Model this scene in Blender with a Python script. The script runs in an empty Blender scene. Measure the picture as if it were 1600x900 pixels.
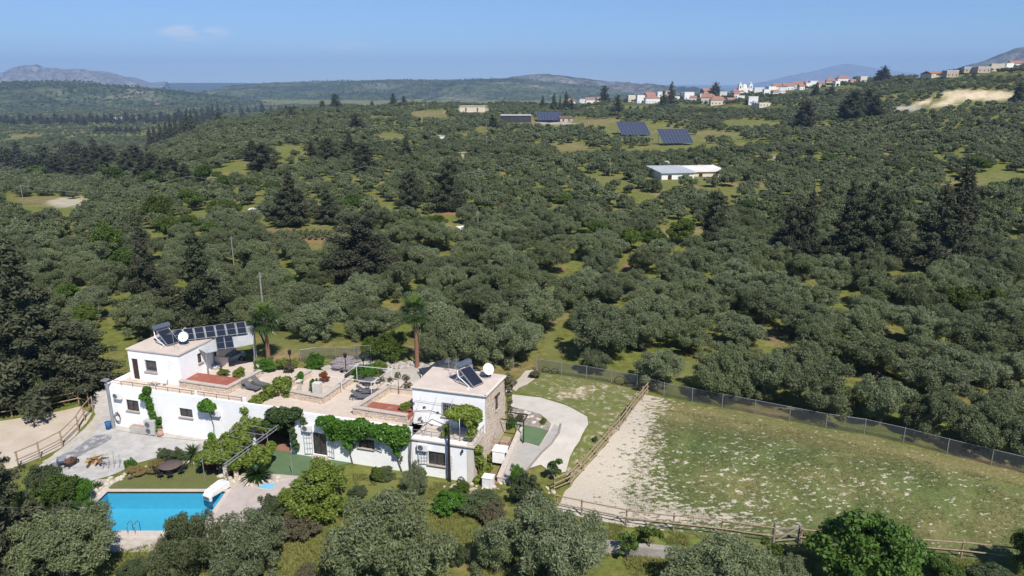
import bpy, bmesh, math, random
import numpy as np
from mathutils import Vector, Matrix, geometry as mgeo

# ------------------------------------------------------------------ camera, sky, sun, exposure
scene = bpy.context.scene
col = scene.collection
CAM_H, FPX, PITCH = 30.0, 1130.0, math.radians(15.8)
cam_d = bpy.data.cameras.new('camera'); cam = bpy.data.objects.new('camera', cam_d); col.objects.link(cam)
cam.location = (0, 0, CAM_H); cam.rotation_euler = (math.pi/2 - PITCH, 0, 0)
cam_d.sensor_width = 36.0; cam_d.lens = FPX/1600*36.0
cam_d.clip_start = 0.5; cam_d.clip_end = 60000
scene.camera = cam

SUN_EL, SUN_DIR = math.radians(50), (0.43, -0.903)
world = bpy.data.worlds.new('World'); scene.world = world; world.use_nodes = True
wn = world.node_tree.nodes; wl = world.node_tree.links
bg = wn['Background']; sky = wn.new('ShaderNodeTexSky'); sky.sky_type = 'NISHITA'
sky.sun_disc = False; sky.sun_elevation = SUN_EL; sky.sun_rotation = math.atan2(SUN_DIR[0], SUN_DIR[1])
sky.altitude = 0; sky.air_density = 0.75; sky.dust_density = 0.0; sky.ozone_density = 9.0
# two faint wisps of cloud, left of the middle, low over the plain
tcw = wn.new('ShaderNodeTexCoord'); spw = wn.new('ShaderNodeSeparateXYZ'); wl.new(tcw.outputs['Generated'], spw.inputs[0])
def wmath(op, a, b=None):
    n = wn.new('ShaderNodeMath'); n.operation = op
    for k, v in enumerate((a, b)):
        if v is None: continue
        if isinstance(v, (int, float)): n.inputs[k].default_value = v
        else: wl.new(v, n.inputs[k])
    return n.outputs[0]
yy_ = wmath('MAXIMUM', spw.outputs[1], .001); az_ = wmath('DIVIDE', spw.outputs[0], yy_); el_ = wmath('DIVIDE', spw.outputs[2], yy_)
cnz = wn.new('ShaderNodeTexNoise'); cnz.inputs['Scale'].default_value = 1.0; cnz.inputs['Detail'].default_value = 6; cmb = wn.new('ShaderNodeCombineXYZ'); wl.new(wmath('MULTIPLY', az_, 26.0), cmb.inputs[0]); wl.new(wmath('MULTIPLY', el_, 110.0), cmb.inputs[1]); wl.new(cmb.outputs[0], cnz.inputs['Vector'])
tot = 0.0
for a0, e0, wa, we, st in ((-.418, .063, .055, .012, 1.5), (-.2185, .0472, .045, .006, 1.0), (.62, .16, .2, .03, .5), (-.9, .2, .3, .03, .5)):
    da = wmath('DIVIDE', wmath('SUBTRACT', az_, a0), wa); de = wmath('DIVIDE', wmath('SUBTRACT', el_, e0), we)
    q = wmath('SUBTRACT', 1.0, wmath('ADD', wmath('MULTIPLY', da, da), wmath('MULTIPLY', de, de))); q = wmath('MULTIPLY', wmath('MAXIMUM', q, 0.0), st); tot = wmath('ADD', q, tot)
tot = wmath('MULTIPLY', tot, wmath('MULTIPLY', wmath('MAXIMUM', wmath('SUBTRACT', cnz.outputs[0], .36), 0.0), 3.2)); tot = wmath('MINIMUM', tot, .6)
cmx = wn.new('ShaderNodeMix'); cmx.data_type = 'RGBA'; wl.new(tot, cmx.inputs[0]); wl.new(sky.outputs[0], cmx.inputs[6]); cmx.inputs[7].default_value = (7.6, 7.9, 8.4, 1)
wl.new(cmx.outputs[2], bg.inputs[0]); bg.inputs[1].default_value = 0.094

sun_d = bpy.data.lights.new('sun', 'SUN'); sun = bpy.data.objects.new('sun', sun_d); col.objects.link(sun)
sun_d.energy = 5.0; sun_d.angle = math.radians(0.53); sun_d.color = (1.0, 0.955, 0.89)
sd = Vector((SUN_DIR[0]*math.cos(SUN_EL), SUN_DIR[1]*math.cos(SUN_EL), math.sin(SUN_EL)))
sun.rotation_euler = sd.to_track_quat('Z', 'Y').to_euler(); sun.location = (40, -40, 90)

vs = scene.view_settings
vs.view_transform = 'Standard'; vs.look = 'None'; vs.gamma = 1.0; vs.exposure = 0.4; vs.use_curve_mapping = False
scene.render.engine = 'CYCLES'
cy = scene.cycles
cy.max_bounces = 6; cy.diffuse_bounces = 3; cy.glossy_bounces = 2; cy.transmission_bounces = 4
cy.transparent_max_bounces = 6; cy.volume_bounces = 0; cy.use_denoising = True
cy.caustics_reflective = False; cy.caustics_refractive = False
try: cy.denoising_prefilter = 'ACCURATE'
except Exception: pass

rng = random.Random(7); nrng = np.random.default_rng(11)

# ------------------------------------------------------------------ the lie of the land
TH = math.radians(-16.3)
UX, UY, VX, VY = math.cos(TH), math.sin(TH), -math.sin(TH), math.cos(TH)
HX, HY = -36.57, 60.11                      # near left corner of the villa
def loc(x, y): dx, dy = x-HX, y-HY; return dx*UX+dy*UY, dx*VX+dy*VY
def wld(s, t): return HX+s*UX+t*VX, HY+s*UY+t*VY
_C = np.array([-500, -100, 100, 220, 300, 350, 500, 700, 900, 1100, 1300, 1500, 1800, 2200.])
_D = np.array([0, 80, 150, 250, 400, 500, 600, 800, 1000, 1300, 1800, 3000, 9000.])
_Z = np.array([
 [1.5,1.5,1.5,1.5,1.5,1.5,1.5,1.5,1.5,1.5,1.5,1.5,1.5,1.5],
 [1.5,1.5,1.5,1.5,1.5,1.5,1.5,1.5,1.5,1.5,1.5,1.5,1.5,1.5],
 [0,0,0,.5,1,1,1.5,1.5,1.5,1.5,1.5,1.5,1.5,1.5],
 [-4,-4,-4,-3,-1,0,2,2,2,2,2,3,4,5],
 [-14,-14,-14,-11,-3,1,3,3,3,3,5,9,12,14],
 [-20,-20,-20,-16,-4,2,4,3,3,4,8,15,18,20],
 [-25,-25,-25,-22,-8,2,5,4,3,6,13,24,28,30],
 [-31,-31,-31,-31,-26,-14,4,5,3,10,23,39,47,52],
 [-35,-35,-35,-35,-34,-30,-12,0,0,12,29,42,52,58],
 [-38,-38,-38,-38,-38,-38,-36,-30,-28,-20,0,15,30,40],
 [-40,-40,-40,-40,-40,-40,-40,-40,-40,-40,-35,-25,-10,0],
 [-40]*14, [-60]*14], float)
def sm(a):
    a = np.clip(a, 0, 1); return a*a*(3-2*a)
def hgt(x, y):
    x = np.asarray(x, float); y = np.asarray(y, float)
    d = np.maximum(np.hypot(x, y), 1e-3); c = 800+1130*x/np.maximum(y, d*0.3)
    ci = np.clip(np.searchsorted(_C, c, side='right')-1, 0, len(_C)-2); di = np.clip(np.searchsorted(_D, d, side='right')-1, 0, len(_D)-2)
    fc = np.clip((c-_C[ci])/(_C[ci+1]-_C[ci]), 0, 1); fd = np.clip((d-_D[di])/(_D[di+1]-_D[di]), 0, 1)
    z = (_Z[di, ci]*(1-fc)+_Z[di, ci+1]*fc)*(1-fd)+(_Z[di+1, ci]*(1-fc)+_Z[di+1, ci+1]*fc)*fd
    far = sm((d-95)/160)
    z = z+far*(1.1*np.sin(x*.031+1.3)*np.cos(y*.027+.4)+.7*np.sin(x*.063+y*.05)+.5*np.sin(y*.11-x*.04))*np.clip(d/350, .4, 2.2)
    t = (x-HX)*VX+(y-HY)*VY
    s_ = (x-HX)*UX+(y-HY)*UY
    mound = 1.9*sm((t-4.5)/4.5)*(1-sm((t-16)/12))*sm((s_+4)/7)*(1-sm((s_-25.5)/7))
    return z-1.5*(1-sm((t-0.8)/9.0))+mound
def h1(x, y): return float(hgt(x, y))
CP, SP = math.cos(PITCH), math.sin(PITCH)
def at(px, py, z=None):
    """the place on the ground (or on the level z) that stands in this direction from the drone"""
    a, b = (px-800)/FPX, (py-450)/FPX
    r = (a, CP-b*SP, -SP-b*CP)
    if z is not None:
        k = (z-CAM_H)/r[2]; return Vector((k*r[0], k*r[1], z))
    k = 20.0; step = 1.0
    while k < 30000:
        if CAM_H+k*r[2] < h1(k*r[0], k*r[1]): break
        step = max(1.0, k*.01); k += step
    lo, hi = k-step, k
    for _ in range(18):
        m = (lo+hi)/2
        if CAM_H+m*r[2] < h1(m*r[0], m*r[1]): hi = m
        else: lo = m
    return Vector((hi*r[0], hi*r[1], h1(hi*r[0], hi*r[1])))
def at_ridge(px, py):
    """as at(), but what looks over the near ridge stands on its crest"""
    p = at(px, py)
    if px < 480 or math.hypot(p.x, p.y) < 1150: return p
    best = None
    for d in range(600, 1120, 10):
        y = d/math.hypot(1, (px-800)/1130); x = (px-800)/1130*y; z = h1(x, y); q = proj(x, y, z)[1]
        if best is None or q < best[0]: best = (q, Vector((x, y, z)))
    return best[1]
def ppm(p): return FPX/(p[1]*CP-(p[2]-CAM_H)*SP)      # pixels of the photograph per metre there
def proj(x, y, z):
    d = y*CP-(z-CAM_H)*SP; return 800+FPX*x/d, 450+FPX*(-y*SP-(z-CAM_H)*CP)/d

# ------------------------------------------------------------------ materials
def newmat(name):
    m = bpy.data.materials.new(name); m.use_nodes = True
    nt = m.node_tree; b = nt.nodes['Principled BSDF']; return m, nt, b
def C4(c): return (c[0], c[1], c[2], 1)
def node(nt, t, **kw):
    n = nt.nodes.new(t)
    for k, v in kw.items():
        if k.startswith('i_'): n.inputs[k[2:].replace('_', ' ')].default_value = v
        else: setattr(n, k, v)
    return n
def noise(nt, scale, detail=6, rough=.6, coord='Object'):
    tc = node(nt, 'ShaderNodeTexCoord'); n = node(nt, 'ShaderNodeTexNoise')
    n.inputs['Scale'].default_value = scale; n.inputs['Detail'].default_value = detail; n.inputs['Roughness'].default_value = rough
    nt.links.new(tc.outputs[coord], n.inputs['Vector']); return n
def ramp(nt, src, stops):
    r = node(nt, 'ShaderNodeValToRGB'); e = r.color_ramp.elements
    while len(e) < len(stops): e.new(.5)
    for k, (p, c) in enumerate(stops): e[k].position = p; e[k].color = C4(c)
    nt.links.new(src, r.inputs[0]); return r
def mixc(nt, fac, a, b, mode='MIX'):
    m = node(nt, 'ShaderNodeMix', data_type='RGBA', blend_type=mode)
    for s, v in ((0, fac), (6, a), (7, b)):
        if isinstance(v, (int, float)): m.inputs[s].default_value = v
        elif isinstance(v, tuple): m.inputs[s].default_value = C4(v)
        else: nt.links.new(v, m.inputs[s])
    return m.outputs[2]
def bump(nt, b, src, strength=.3, dist=.02):
    n = node(nt, 'ShaderNodeBump'); n.inputs['Strength'].default_value = strength; n.inputs['Distance'].default_value = dist
    nt.links.new(src, n.inputs['Height']); nt.links.new(n.outputs[0], b.inputs['Normal'])
MATS = {}
def M(name, c1, c2=None, scale=3.0, rough=.8, bmp=0.0, metal=0.0, detail=6, spec=.3, dist=.02, lo=.35, hi=.65, stain=None):
    """plain weathered surface: two tones mottled by noise, fine relief"""
    if name in MATS: return MATS[name]
    m, nt, b = newmat(name); b.inputs['Roughness'].default_value = rough; b.inputs['Metallic'].default_value = metal
    b.inputs['Specular IOR Level'].default_value = spec
    if c2 is None: c2 = tuple(x*.82 for x in c1)
    n = noise(nt, scale, detail); r = ramp(nt, n.outputs[0], [(lo, c1), (hi, c2)]); out = r.outputs[0]
    if stain:
        n2 = noise(nt, stain[1], 8, .7); r2 = ramp(nt, n2.outputs[0], [(stain[2], (0, 0, 0)), (stain[3], (1, 1, 1))])
        out = mixc(nt, r2.outputs[0], out, stain[0])
    nt.links.new(out, b.inputs['Base Color'])
    if bmp: 
        n3 = noise(nt, scale*6, 4); bump(nt, b, n3.outputs[0], bmp, dist)
    MATS[name] = m; return m
def leafmat(name, c1, c2, trans=.25, var=.35, rough=.6, hue=None):
    """foliage: tone differs from leaf to leaf and from plant to plant"""
    if name in MATS: return MATS[name]
    m, nt, b = newmat(name); out = nt.nodes['Material Output']
    at_ = node(nt, 'ShaderNodeAttribute', attribute_name='rnd'); oi = node(nt, 'ShaderNodeObjectInfo')
    c = mixc(nt, at_.outputs['Fac'], c1, c2)
    if hue:
        r = ramp(nt, oi.outputs['Random'], [(.0, (0, 0, 0)), (1.0, (1, 1, 1))]); c = mixc(nt, r.outputs[0], c, mixc(nt, .55, c, hue))
    mr = node(nt, 'ShaderNodeMapRange'); mr.inputs[3].default_value = 1-var*.5; mr.inputs[4].default_value = 1+var*.5
    ma = node(nt, 'ShaderNodeMath', operation='FRACT'); mu = node(nt, 'ShaderNodeMath', operation='MULTIPLY'); mu.inputs[1].default_value = 7.31
    nt.links.new(oi.outputs['Random'], mu.inputs[0]); nt.links.new(mu.outputs[0], ma.inputs[0]); nt.links.new(ma.outputs[0], mr.inputs[0])
    vm = node(nt, 'ShaderNodeVectorMath', operation='SCALE'); nt.links.new(c, vm.inputs[0]); nt.links.new(mr.outputs[0], vm.inputs['Scale'])
    nt.links.new(vm.outputs[0], b.inputs['Base Color']); b.inputs['Roughness'].default_value = rough; b.inputs['Specular IOR Level'].default_value = .25
    tr = node(nt, 'ShaderNodeBsdfTranslucent'); nt.links.new(vm.outputs[0], tr.inputs[0])
    mx = node(nt, 'ShaderNodeMixShader'); mx.inputs[0].default_value = trans
    nt.links.new(b.outputs[0], mx.inputs[1]); nt.links.new(tr.outputs[0], mx.inputs[2]); nt.links.new(mx.outputs[0], out.inputs[0])
    MATS[name] = m; return m

# ------------------------------------------------------------------ objects
def tag(o, label=None, cat=None, group=None, kind=None):
    if label: o['label'] = label
    if cat: o['category'] = cat
    if group: o['group'] = group
    if kind: o['kind'] = kind
    return o
def link(name, me, parent=None, mats=()):
    o = bpy.data.objects.new(name, me); col.objects.link(o)
    for m in mats: me.materials.append(m)
    if parent: o.parent = parent
    return o
def empty(name, p=(0, 0, 0), rz=0.0, label=None, cat=None, group=None):
    o = bpy.data.objects.new(name, None); col.objects.link(o); o.location = p; o.rotation_euler = (0, 0, rz); o.empty_display_size = .3
    return tag(o, label, cat, group)
def npmesh(name, v, f, smooth=False, attr=None):
    """mesh from arrays; f is (n,3) or (n,4)"""
    me = bpy.data.meshes.new(name); v = np.asarray(v, np.float32); f = np.asarray(f, np.int32); k = f.shape[1]
    me.vertices.add(len(v)); me.vertices.foreach_set('co', v.ravel())
    me.loops.add(f.size); me.loops.foreach_set('vertex_index', f.ravel())
    me.polygons.add(len(f)); me.polygons.foreach_set('loop_start', np.arange(0, f.size, k, dtype=np.int32))
    if smooth: me.polygons.foreach_set('use_smooth', np.ones(len(f), bool))
    me.update(calc_edges=True)
    if attr is not None:
        a = me.attributes.new('rnd', 'FLOAT', 'POINT'); a.data.foreach_set('value', np.asarray(attr, np.float32))
    return me
class MB:
    """collects boxes, tubes, prisms and sheets into one mesh"""
    def __init__(s): s.v = []; s.f = []; s.sm = []
    def add(s, vs_, fs, smooth=False):
        b = len(s.v); s.v += [tuple(q) for q in vs_]; s.f += [tuple(b+i for i in f) for f in fs]; s.sm += [smooth]*len(fs); return s
    def box(s, a, b, m=None, ch=0.0):
        (x0, y0, z0), (x1, y1, z1) = a, b
        q = [Vector(c) for c in ((x0,y0,z0),(x1,y0,z0),(x1,y1,z0),(x0,y1,z0),(x0,y0,z1),(x1,y0,z1),(x1,y1,z1),(x0,y1,z1))]
        if m: q = [m @ c for c in q]
        return s.add(q, [(3,2,1,0),(4,5,6,7),(0,1,5,4),(1,2,6,5),(2,3,7,6),(3,0,4,7)])
    def bar(s, p, q, w, d=None, up=(0, 0, 1)):
        """box-section bar from p to q"""
        p, q = Vector(p), Vector(q); d = d or w; ax = (q-p).normalized(); u = Vector(up)
        if abs(ax.dot(u)) > .95: u = Vector((1, 0, 0))
        sx = ax.cross(u).normalized(); sy = sx.cross(ax).normalized(); r = []
        for e in (p, q):
            for i, j in ((-1,-1),(1,-1),(1,1),(-1,1)): r.append(e+sx*(i*w/2)+sy*(j*d/2))
        return s.add(r, [(3,2,1,0),(4,5,6,7),(0,1,5,4),(1,2,6,5),(2,3,7,6),(3,0,4,7)])
    def tube(s, pts, r, n=8, cap=True):
        """round tube along points; r a number or one per point"""
        pts = [Vector(p) for p in pts]; rs = r if isinstance(r, (list, tuple)) else [r]*len(pts); rings = []
        for i, p in enumerate(pts):
            ax = (pts[min(i+1, len(pts)-1)]-pts[max(i-1, 0)]).normalized()
            u = Vector((0, 0, 1)) if abs(ax.z) < .95 else Vector((1, 0, 0))
            sx = ax.cross(u).normalized(); sy = sx.cross(ax)
            rings.append([p+sx*(rs[i]*math.cos(2*math.pi*k/n))+sy*(rs[i]*math.sin(2*math.pi*k/n)) for k in range(n)])
        fs = [(i*n+k, i*n+(k+1) % n, (i+1)*n+(k+1) % n, (i+1)*n+k) for i in range(len(pts)-1) for k in range(n)]
        s.add([q for g in rings for q in g], fs, True)
        if cap:
            s.add(rings[0], [tuple(range(n))]); s.add(rings[-1], [tuple(reversed(range(n)))])
        return s
    def lathe(s, prof, n=16, m=None, c=(0, 0, 0)):
        """turned shape: (radius, height) profile about a vertical axis"""
        q = []
        for (r, z) in prof:
            for k in range(n):
                p = Vector((c[0]+r*math.cos(2*math.pi*k/n), c[1]+r*math.sin(2*math.pi*k/n), c[2]+z)); q.append(m @ p if m else p)
        return s.add(q, [(i*n+k, i*n+(k+1) % n, (i+1)*n+(k+1) % n, (i+1)*n+k) for i in range(len(prof)-1) for k in range(n)], True)
    def prism(s, poly, z0, z1, m=None):
        n = len(poly); q = [Vector((x, y, z0)) for x, y in poly]+[Vector((x, y, z1)) for x, y in poly]
        if m: q = [m @ p for p in q]
        return s.add(q, [tuple(reversed(range(n))), tuple(range(n, 2*n))]+[(i, (i+1) % n, n+(i+1) % n, n+i) for i in range(n)])
    def build(s, name, mat, parent=None, bevel=0.0):
        me = bpy.data.meshes.new(name); me.from_pydata(s.v, [], s.f); me.update()
        me.polygons.foreach_set('use_smooth', s.sm)
        o = link(name, me, parent, (mat,))
        if bevel:
            bv = o.modifiers.new('bevel', 'BEVEL'); bv.width = bevel; bv.segments = 1; bv.limit_method = 'ANGLE'; bv.angle_limit = .8
        return o
def box(name, a, b, mat, parent=None, bevel=0.0): return MB().box(a, b).build(name, mat, parent, bevel)
def copy_tree(o, parent=None):
    c = o.copy(); col.objects.link(c)
    if parent: c.parent = parent
    for ch in list(o.children): copy_tree(ch, c)
    return c
def sheet(name, poly, mat, parent=None, cell=1.0, lift=.03, jag=0.0, kind='structure', flat=None):
    """a surface laid over the ground inside an outline of world points, its edge frayed by jag"""
    pts = []; n = len(poly); r = random.Random(len(name)*31+n)
    for i in range(n):
        a, b = Vector(poly[i][:2]), Vector(poly[(i+1) % n][:2]); L = (b-a).length; k = max(1, int(L/cell))
        nn = Vector((-(b-a).y, (b-a).x))/max(L, 1e-6)
        for j in range(k):
            w = 0 if (jag == 0) else r.uniform(-jag, jag); q = a.lerp(b, j/k)+nn*w; pts.append(q)
    nb = len(pts); edges = [(i, (i+1) % nb) for i in range(nb)]
    xs = [p.x for p in pts]; ys = [p.y for p in pts]
    def inside(x, y):
        k = False
        for i in range(nb):
            p, q = pts[i], pts[i-1]
            if (p.y > y) != (q.y > y) and x < (q.x-p.x)*(y-p.y)/(q.y-p.y)+p.x: k = not k
        return k
    if (max(xs)-min(xs))*(max(ys)-min(ys))/cell/cell < 20000:
        y = min(ys)+cell*.5
        while y < max(ys):
            x = min(xs)+cell*.5
            while x < max(xs):
                if inside(x, y): pts.append(Vector((x, y)))
                x += cell
            y += cell
    vv, ee, ff, *_ = mgeo.delaunay_2d_cdt(pts, edges, [], 1, 1e-4)
    me = bpy.data.meshes.new(name)
    me.from_pydata([(p.x, p.y, (h1(p.x, p.y) if flat is None else flat)+lift) for p in vv], [], [tuple(f) for f in ff]); me.update()
    me.polygons.foreach_set('use_smooth', [True]*len(me.polygons))
    o = link(name, me, parent, (mat,))
    if kind: o['kind'] = kind
    return o
# ------------------------------------------------------------------ ground
def _hash(i, j, s):
    n = np.sin(i*127.1+j*311.7+s*74.7)*43758.5453; return n-np.floor(n)
def vnoise(x, y, s=0.):
    i, j = np.floor(x), np.floor(y); fx, fy = x-i, y-j; fx = fx*fx*(3-2*fx); fy = fy*fy*(3-2*fy)
    return (_hash(i, j, s)*(1-fx)+_hash(i+1, j, s)*fx)*(1-fy)+(_hash(i, j+1, s)*(1-fx)+_hash(i+1, j+1, s)*fx)*fy
def fbm(x, y, o=4, s=0.):
    a, t, n = .5, 0., 0.
    for k in range(o): t = t+a*vnoise(x, y, s+k); n += a; a *= .5; x = x*2.03; y = y*2.03
    return t/n
GRASS, DRY, SOIL, SAND, PALE, STONE = (.15,.155,.05), (.20,.165,.075), (.27,.145,.085), (.62,.50,.34), (.42,.37,.27), (.4,.36,.3)
SCRUB = (.085,.095,.04)
# open places in the groves: direction from the drone, half sizes, what covers the ground
OPEN = [(862,545,12,38,GRASS),(905,585,62,13,GRASS),(1060,580,46,16,GRASS),(1180,578,40,7,GRASS),(790,490,10,8,GRASS),
 (705,475,10,10,GRASS),(1300,500,12,14,GRASS),(1250,578,40,9,GRASS),(1590,510,20,14,GRASS),(480,540,26,9,GRASS),(445,535,14,14,GRASS),
 (945,281,36,5,GRASS),(1072,277,58,9,GRASS),(1170,194,46,6,GRASS),(1140,214,20,4,GRASS),(985,206,46,10,GRASS),(1055,220,46,10,GRASS),(930,190,40,4,DRY),(1040,204,36,3,DRY),(1120,209,40,3,DRY),
 (890,230,34,4,DRY),(1490,246,40,5,GRASS),(1570,276,40,9,GRASS),(1500,285,40,6,DRY),(1530,149,62,8,SAND),(1460,161,38,4,SAND),(1010,163,60,3,SCRUB),(900,160,40,3,SCRUB),(1110,166,50,3,SCRUB),(1180,168,40,4,SCRUB),(1230,143,60,4,SCRUB),(1310,138,40,3,SCRUB),(1465,123,40,3,SCRUB),(1550,116,50,3,SCRUB),(1420,170,22,3,STONE),(865,190,30,5,STONE),(815,188,30,5,DRY),
 (95,317,22,7,PALE),(122,316,14,6,PALE),(60,312,30,5,DRY),(50,335,30,7,GRASS),(460,369,80,9,SOIL),(600,370,45,6,SOIL),(460,356,60,4,GRASS),(720,242,8,4,PALE),(690,214,12,3,STONE),(670,178,30,5,DRY),(740,171,24,5,PALE),
 (610,214,26,5,GRASS),(450,232,30,4,GRASS),(130,130,0,0,GRASS),(590,254,20,4,GRASS),(880,420,6,5,SOIL),(985,430,14,22,SOIL),(1100,390,30,8,SOIL),(1440,455,30,6,SOIL),(820,430,6,8,SOIL),
 (725,360,20,6,GRASS),(700,330,24,6,SOIL),(400,330,22,8,GRASS),(1285,385,12,18,DRY),(40,212,25,2,DRY),(185,187,16,2,PALE),(1060,362,50,7,DRY),(640,325,30,8,GRASS),(320,335,20,8,GRASS),(1210,245,10,3,STONE),(1120,300,40,7,GRASS)]
_OP = np.array([o[:4] for o in OPEN], float); _OC = np.array([o[4] for o in OPEN], float)
_OBARE = np.array([o[4] not in (GRASS, SCRUB) for o in OPEN])
def open_at(px, py, k=1.0):
    """1 inside an open place, fading out at its edge; and which"""
    px = np.asarray(px, float)[..., None]; py = np.asarray(py, float)[..., None]
    q = ((px-_OP[:, 0])/np.maximum(_OP[:, 2]*k, .1))**2+((py-_OP[:, 1])/np.maximum(_OP[:, 3]*k, .1))**2
    i = q.argmin(-1); return np.clip(1.5-q.min(-1), 0, 1), i
rows = [8.0]; 
while rows[-1] < 100: rows.append(rows[-1]+1.1)
while rows[-1] < 16000: rows.append(rows[-1]*1.026)
rows = np.array(rows); NC = 300
ss = np.linspace(-1, 1, NC)
GY = np.repeat(rows[:, None], NC, 1); GX = ss[None, :]*(GY*.95+70)
GZ = hgt(GX, GY)
gpx, gpy = proj(GX, GY, GZ)
jx = (fbm(GX*.07, GY*.07, 3)-.5)*30; jy = (fbm(GX*.07, GY*.07, 3, 9.)-.5)*10
ow, oi = open_at(gpx+jx, gpy+jy)
ow = np.where(GY < 62, 0, ow)
cov = np.concatenate([_OC[oi], ow[..., None]], -1)
idx = np.arange(len(rows)*NC).reshape(len(rows), NC)
gf = np.stack([idx[:-1, :-1], idx[:-1, 1:], idx[1:, 1:], idx[1:, :-1]], -1).reshape(-1, 4)
gme = npmesh('ground', np.stack([GX, GY, GZ], -1).reshape(-1, 3), gf, True)
ca = gme.attributes.new('cover', 'FLOAT_COLOR', 'POINT'); ca.data.foreach_set('color', cov.reshape(-1).astype(np.float32))
gm, nt, b = newmat('ground_soil_and_grass'); b.inputs['Roughness'].default_value = .95; b.inputs['Specular IOR Level'].default_value = .1
n1 = noise(nt, .09, 8, .65); n2 = noise(nt, 1.1, 8, .7); n3 = noise(nt, .35, 6, .6); n4 = noise(nt, .02, 6, .6)
r1 = ramp(nt, n1.outputs[0], [(.3, (.165,.17,.042)), (.48, (.13,.145,.036)), (.58, (.175,.16,.055)), (.68, (.27,.185,.11))])
r2 = ramp(nt, n2.outputs[0], [(.3, (.55,.55,.5)), (.7, (1.35,1.35,1.3))])
c = mixc(nt, 1.0, r1.outputs[0], r2.outputs[0], 'MULTIPLY')
ac = node(nt, 'ShaderNodeAttribute', attribute_name='cover')
r3 = ramp(nt, n3.outputs[0], [(.3, (.72,.74,.7)), (.7, (1.2,1.2,1.2))])
c2 = mixc(nt, 1.0, ac.outputs['Color'], r3.outputs[0], 'MULTIPLY')
c = mixc(nt, ac.outputs['Alpha'], c, c2)
nt.links.new(c, b.inputs['Base Color']); bump(nt, b, n2.outputs[0], .6, .25)
ground = link('ground', gme, None, (gm,)); ground['kind'] = 'structure'

# far hills: real ridges, each at its own distance; the air between turns them blue
def ridge(name, sky_line, dist, depth, c1, c2, c3, rough=30., sc=.002, base=-60, n_across=46, step=3.0, tilt=0.0):
    p = np.arange(sky_line[0][0], sky_line[-1][0]+.1, step); yy = np.interp(p, [q[0] for q in sky_line], [q[1] for q in sky_line])
    v = np.linspace(-1, 1, n_across); P, Vv = np.meshgrid(p, v); Yc, _ = np.meshgrid(yy, v)
    a, bb = (P-800)/FPX, (Yc-450)/FPX; dc = dist+tilt*(P-p.mean())
    k = dc/(CP-bb*SP); crest = CAM_H+k*(-SP-bb*CP)
    Y = dc+Vv*depth; X = a*k*(1+.4*Vv*depth/dist)
    sh = np.where(Vv < 0, 1-np.abs(Vv)**1.25, 1-np.abs(Vv)**1.6)
    f = fbm(X*sc, Y*sc, 6, dist*.01); g = np.abs(fbm(X*sc*.8, Y*sc*.8, 5, 3.)*2-1)
    Z = base+(crest-base)*sh+rough*((f-.5)*1.6-g*.7+.1)*np.clip(np.abs(Vv)*2.5, .0, 1)*np.clip((1-np.abs(Vv))*6, 0, 1)
    Z += (fbm(X*.02, Y*.02, 3)-.5)*rough*.10
    m_, n_ = P.shape; ix = np.arange(m_*n_).reshape(m_, n_)
    fa = np.stack([ix[:-1, :-1], ix[:-1, 1:], ix[1:, 1:], ix[1:, :-1]], -1).reshape(-1, 4)
    me = npmesh(name, np.stack([X, Y, Z], -1).reshape(-1, 3), fa, True)
    m, nt, b = newmat(name+'_scrub'); b.inputs['Roughness'].default_value = 1; b.inputs['Specular IOR Level'].default_value = 0
    na = noise(nt, 9./dist, 10, .7); nb = noise(nt, 90./dist, 8, .75)
    ra = ramp(nt, na.outputs[0], [(.40, c1), (.56, c2), (.70, c3)]); vo = node(nt, 'ShaderNodeTexVoronoi'); vo.inputs['Scale'].default_value = 270./dist; tcv = node(nt, 'ShaderNodeTexCoord'); nt.links.new(tcv.outputs['Object'], vo.inputs['Vector'])
    ad = node(nt, 'ShaderNodeMath', operation='MULTIPLY_ADD'); ad.inputs[1].default_value = .35; nt.links.new(vo.outputs['Distance'], ad.inputs[0]); nt.links.new(nb.outputs[0], ad.inputs[2]); rb = ramp(nt, ad.outputs[0], [(.48, (.28,.30,.28)), (.66, (.9,.9,.9)), (.82, (1.7,1.65,1.6))])
    nt.links.new(mixc(nt, 1., ra.outputs[0], rb.outputs[0], 'MULTIPLY'), b.inputs['Base Color'])
    o = link(name, me, None, (m,)); o['kind'] = 'structure'; return o
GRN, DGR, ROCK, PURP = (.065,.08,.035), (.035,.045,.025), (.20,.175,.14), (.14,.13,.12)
ridge('hill', [(-260,150),(-120,136),(0,129),(60,127),(110,127),(170,133),(230,139),(300,147),(350,152),(430,165)], 2700, 700, DGR, GRN, ROCK, 30, .006)
ridge('hill', [(250,168),(300,152),(330,144),(360,134),(420,129),(520,126),(620,124),(700,126),(760,123),(800,122),(900,132),(1000,144),(1100,160)], 4300, 1300, DGR, GRN, ROCK, 60, .003)
ridge('hill', [(640,150),(720,132),(780,124),(815,118),(845,115),(875,117),(910,122),(950,128),(1000,132),(1045,137),(1090,146),(1130,160)], 5200, 1500, DGR, PURP, ROCK, 110, .0025)
ridge('hill', [(120,146),(160,134),(210,130),(300,129.5),(380,129.5),(460,132),(520,140)], 9000, 1800, DGR, DGR, GRN, 40, .003)
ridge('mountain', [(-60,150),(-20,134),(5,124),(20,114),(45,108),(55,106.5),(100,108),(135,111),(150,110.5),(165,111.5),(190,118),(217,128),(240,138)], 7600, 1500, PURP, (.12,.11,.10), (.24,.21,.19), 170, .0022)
ridge('mountain', [(1120,150),(1180,132),(1230,119),(1270,112),(1300,103),(1322,99),(1345,102),(1390,110),(1430,115),(1500,125),(1600,128)], 17000, 1800, PURP, PURP, (.2,.19,.18), 220, .0012)
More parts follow.
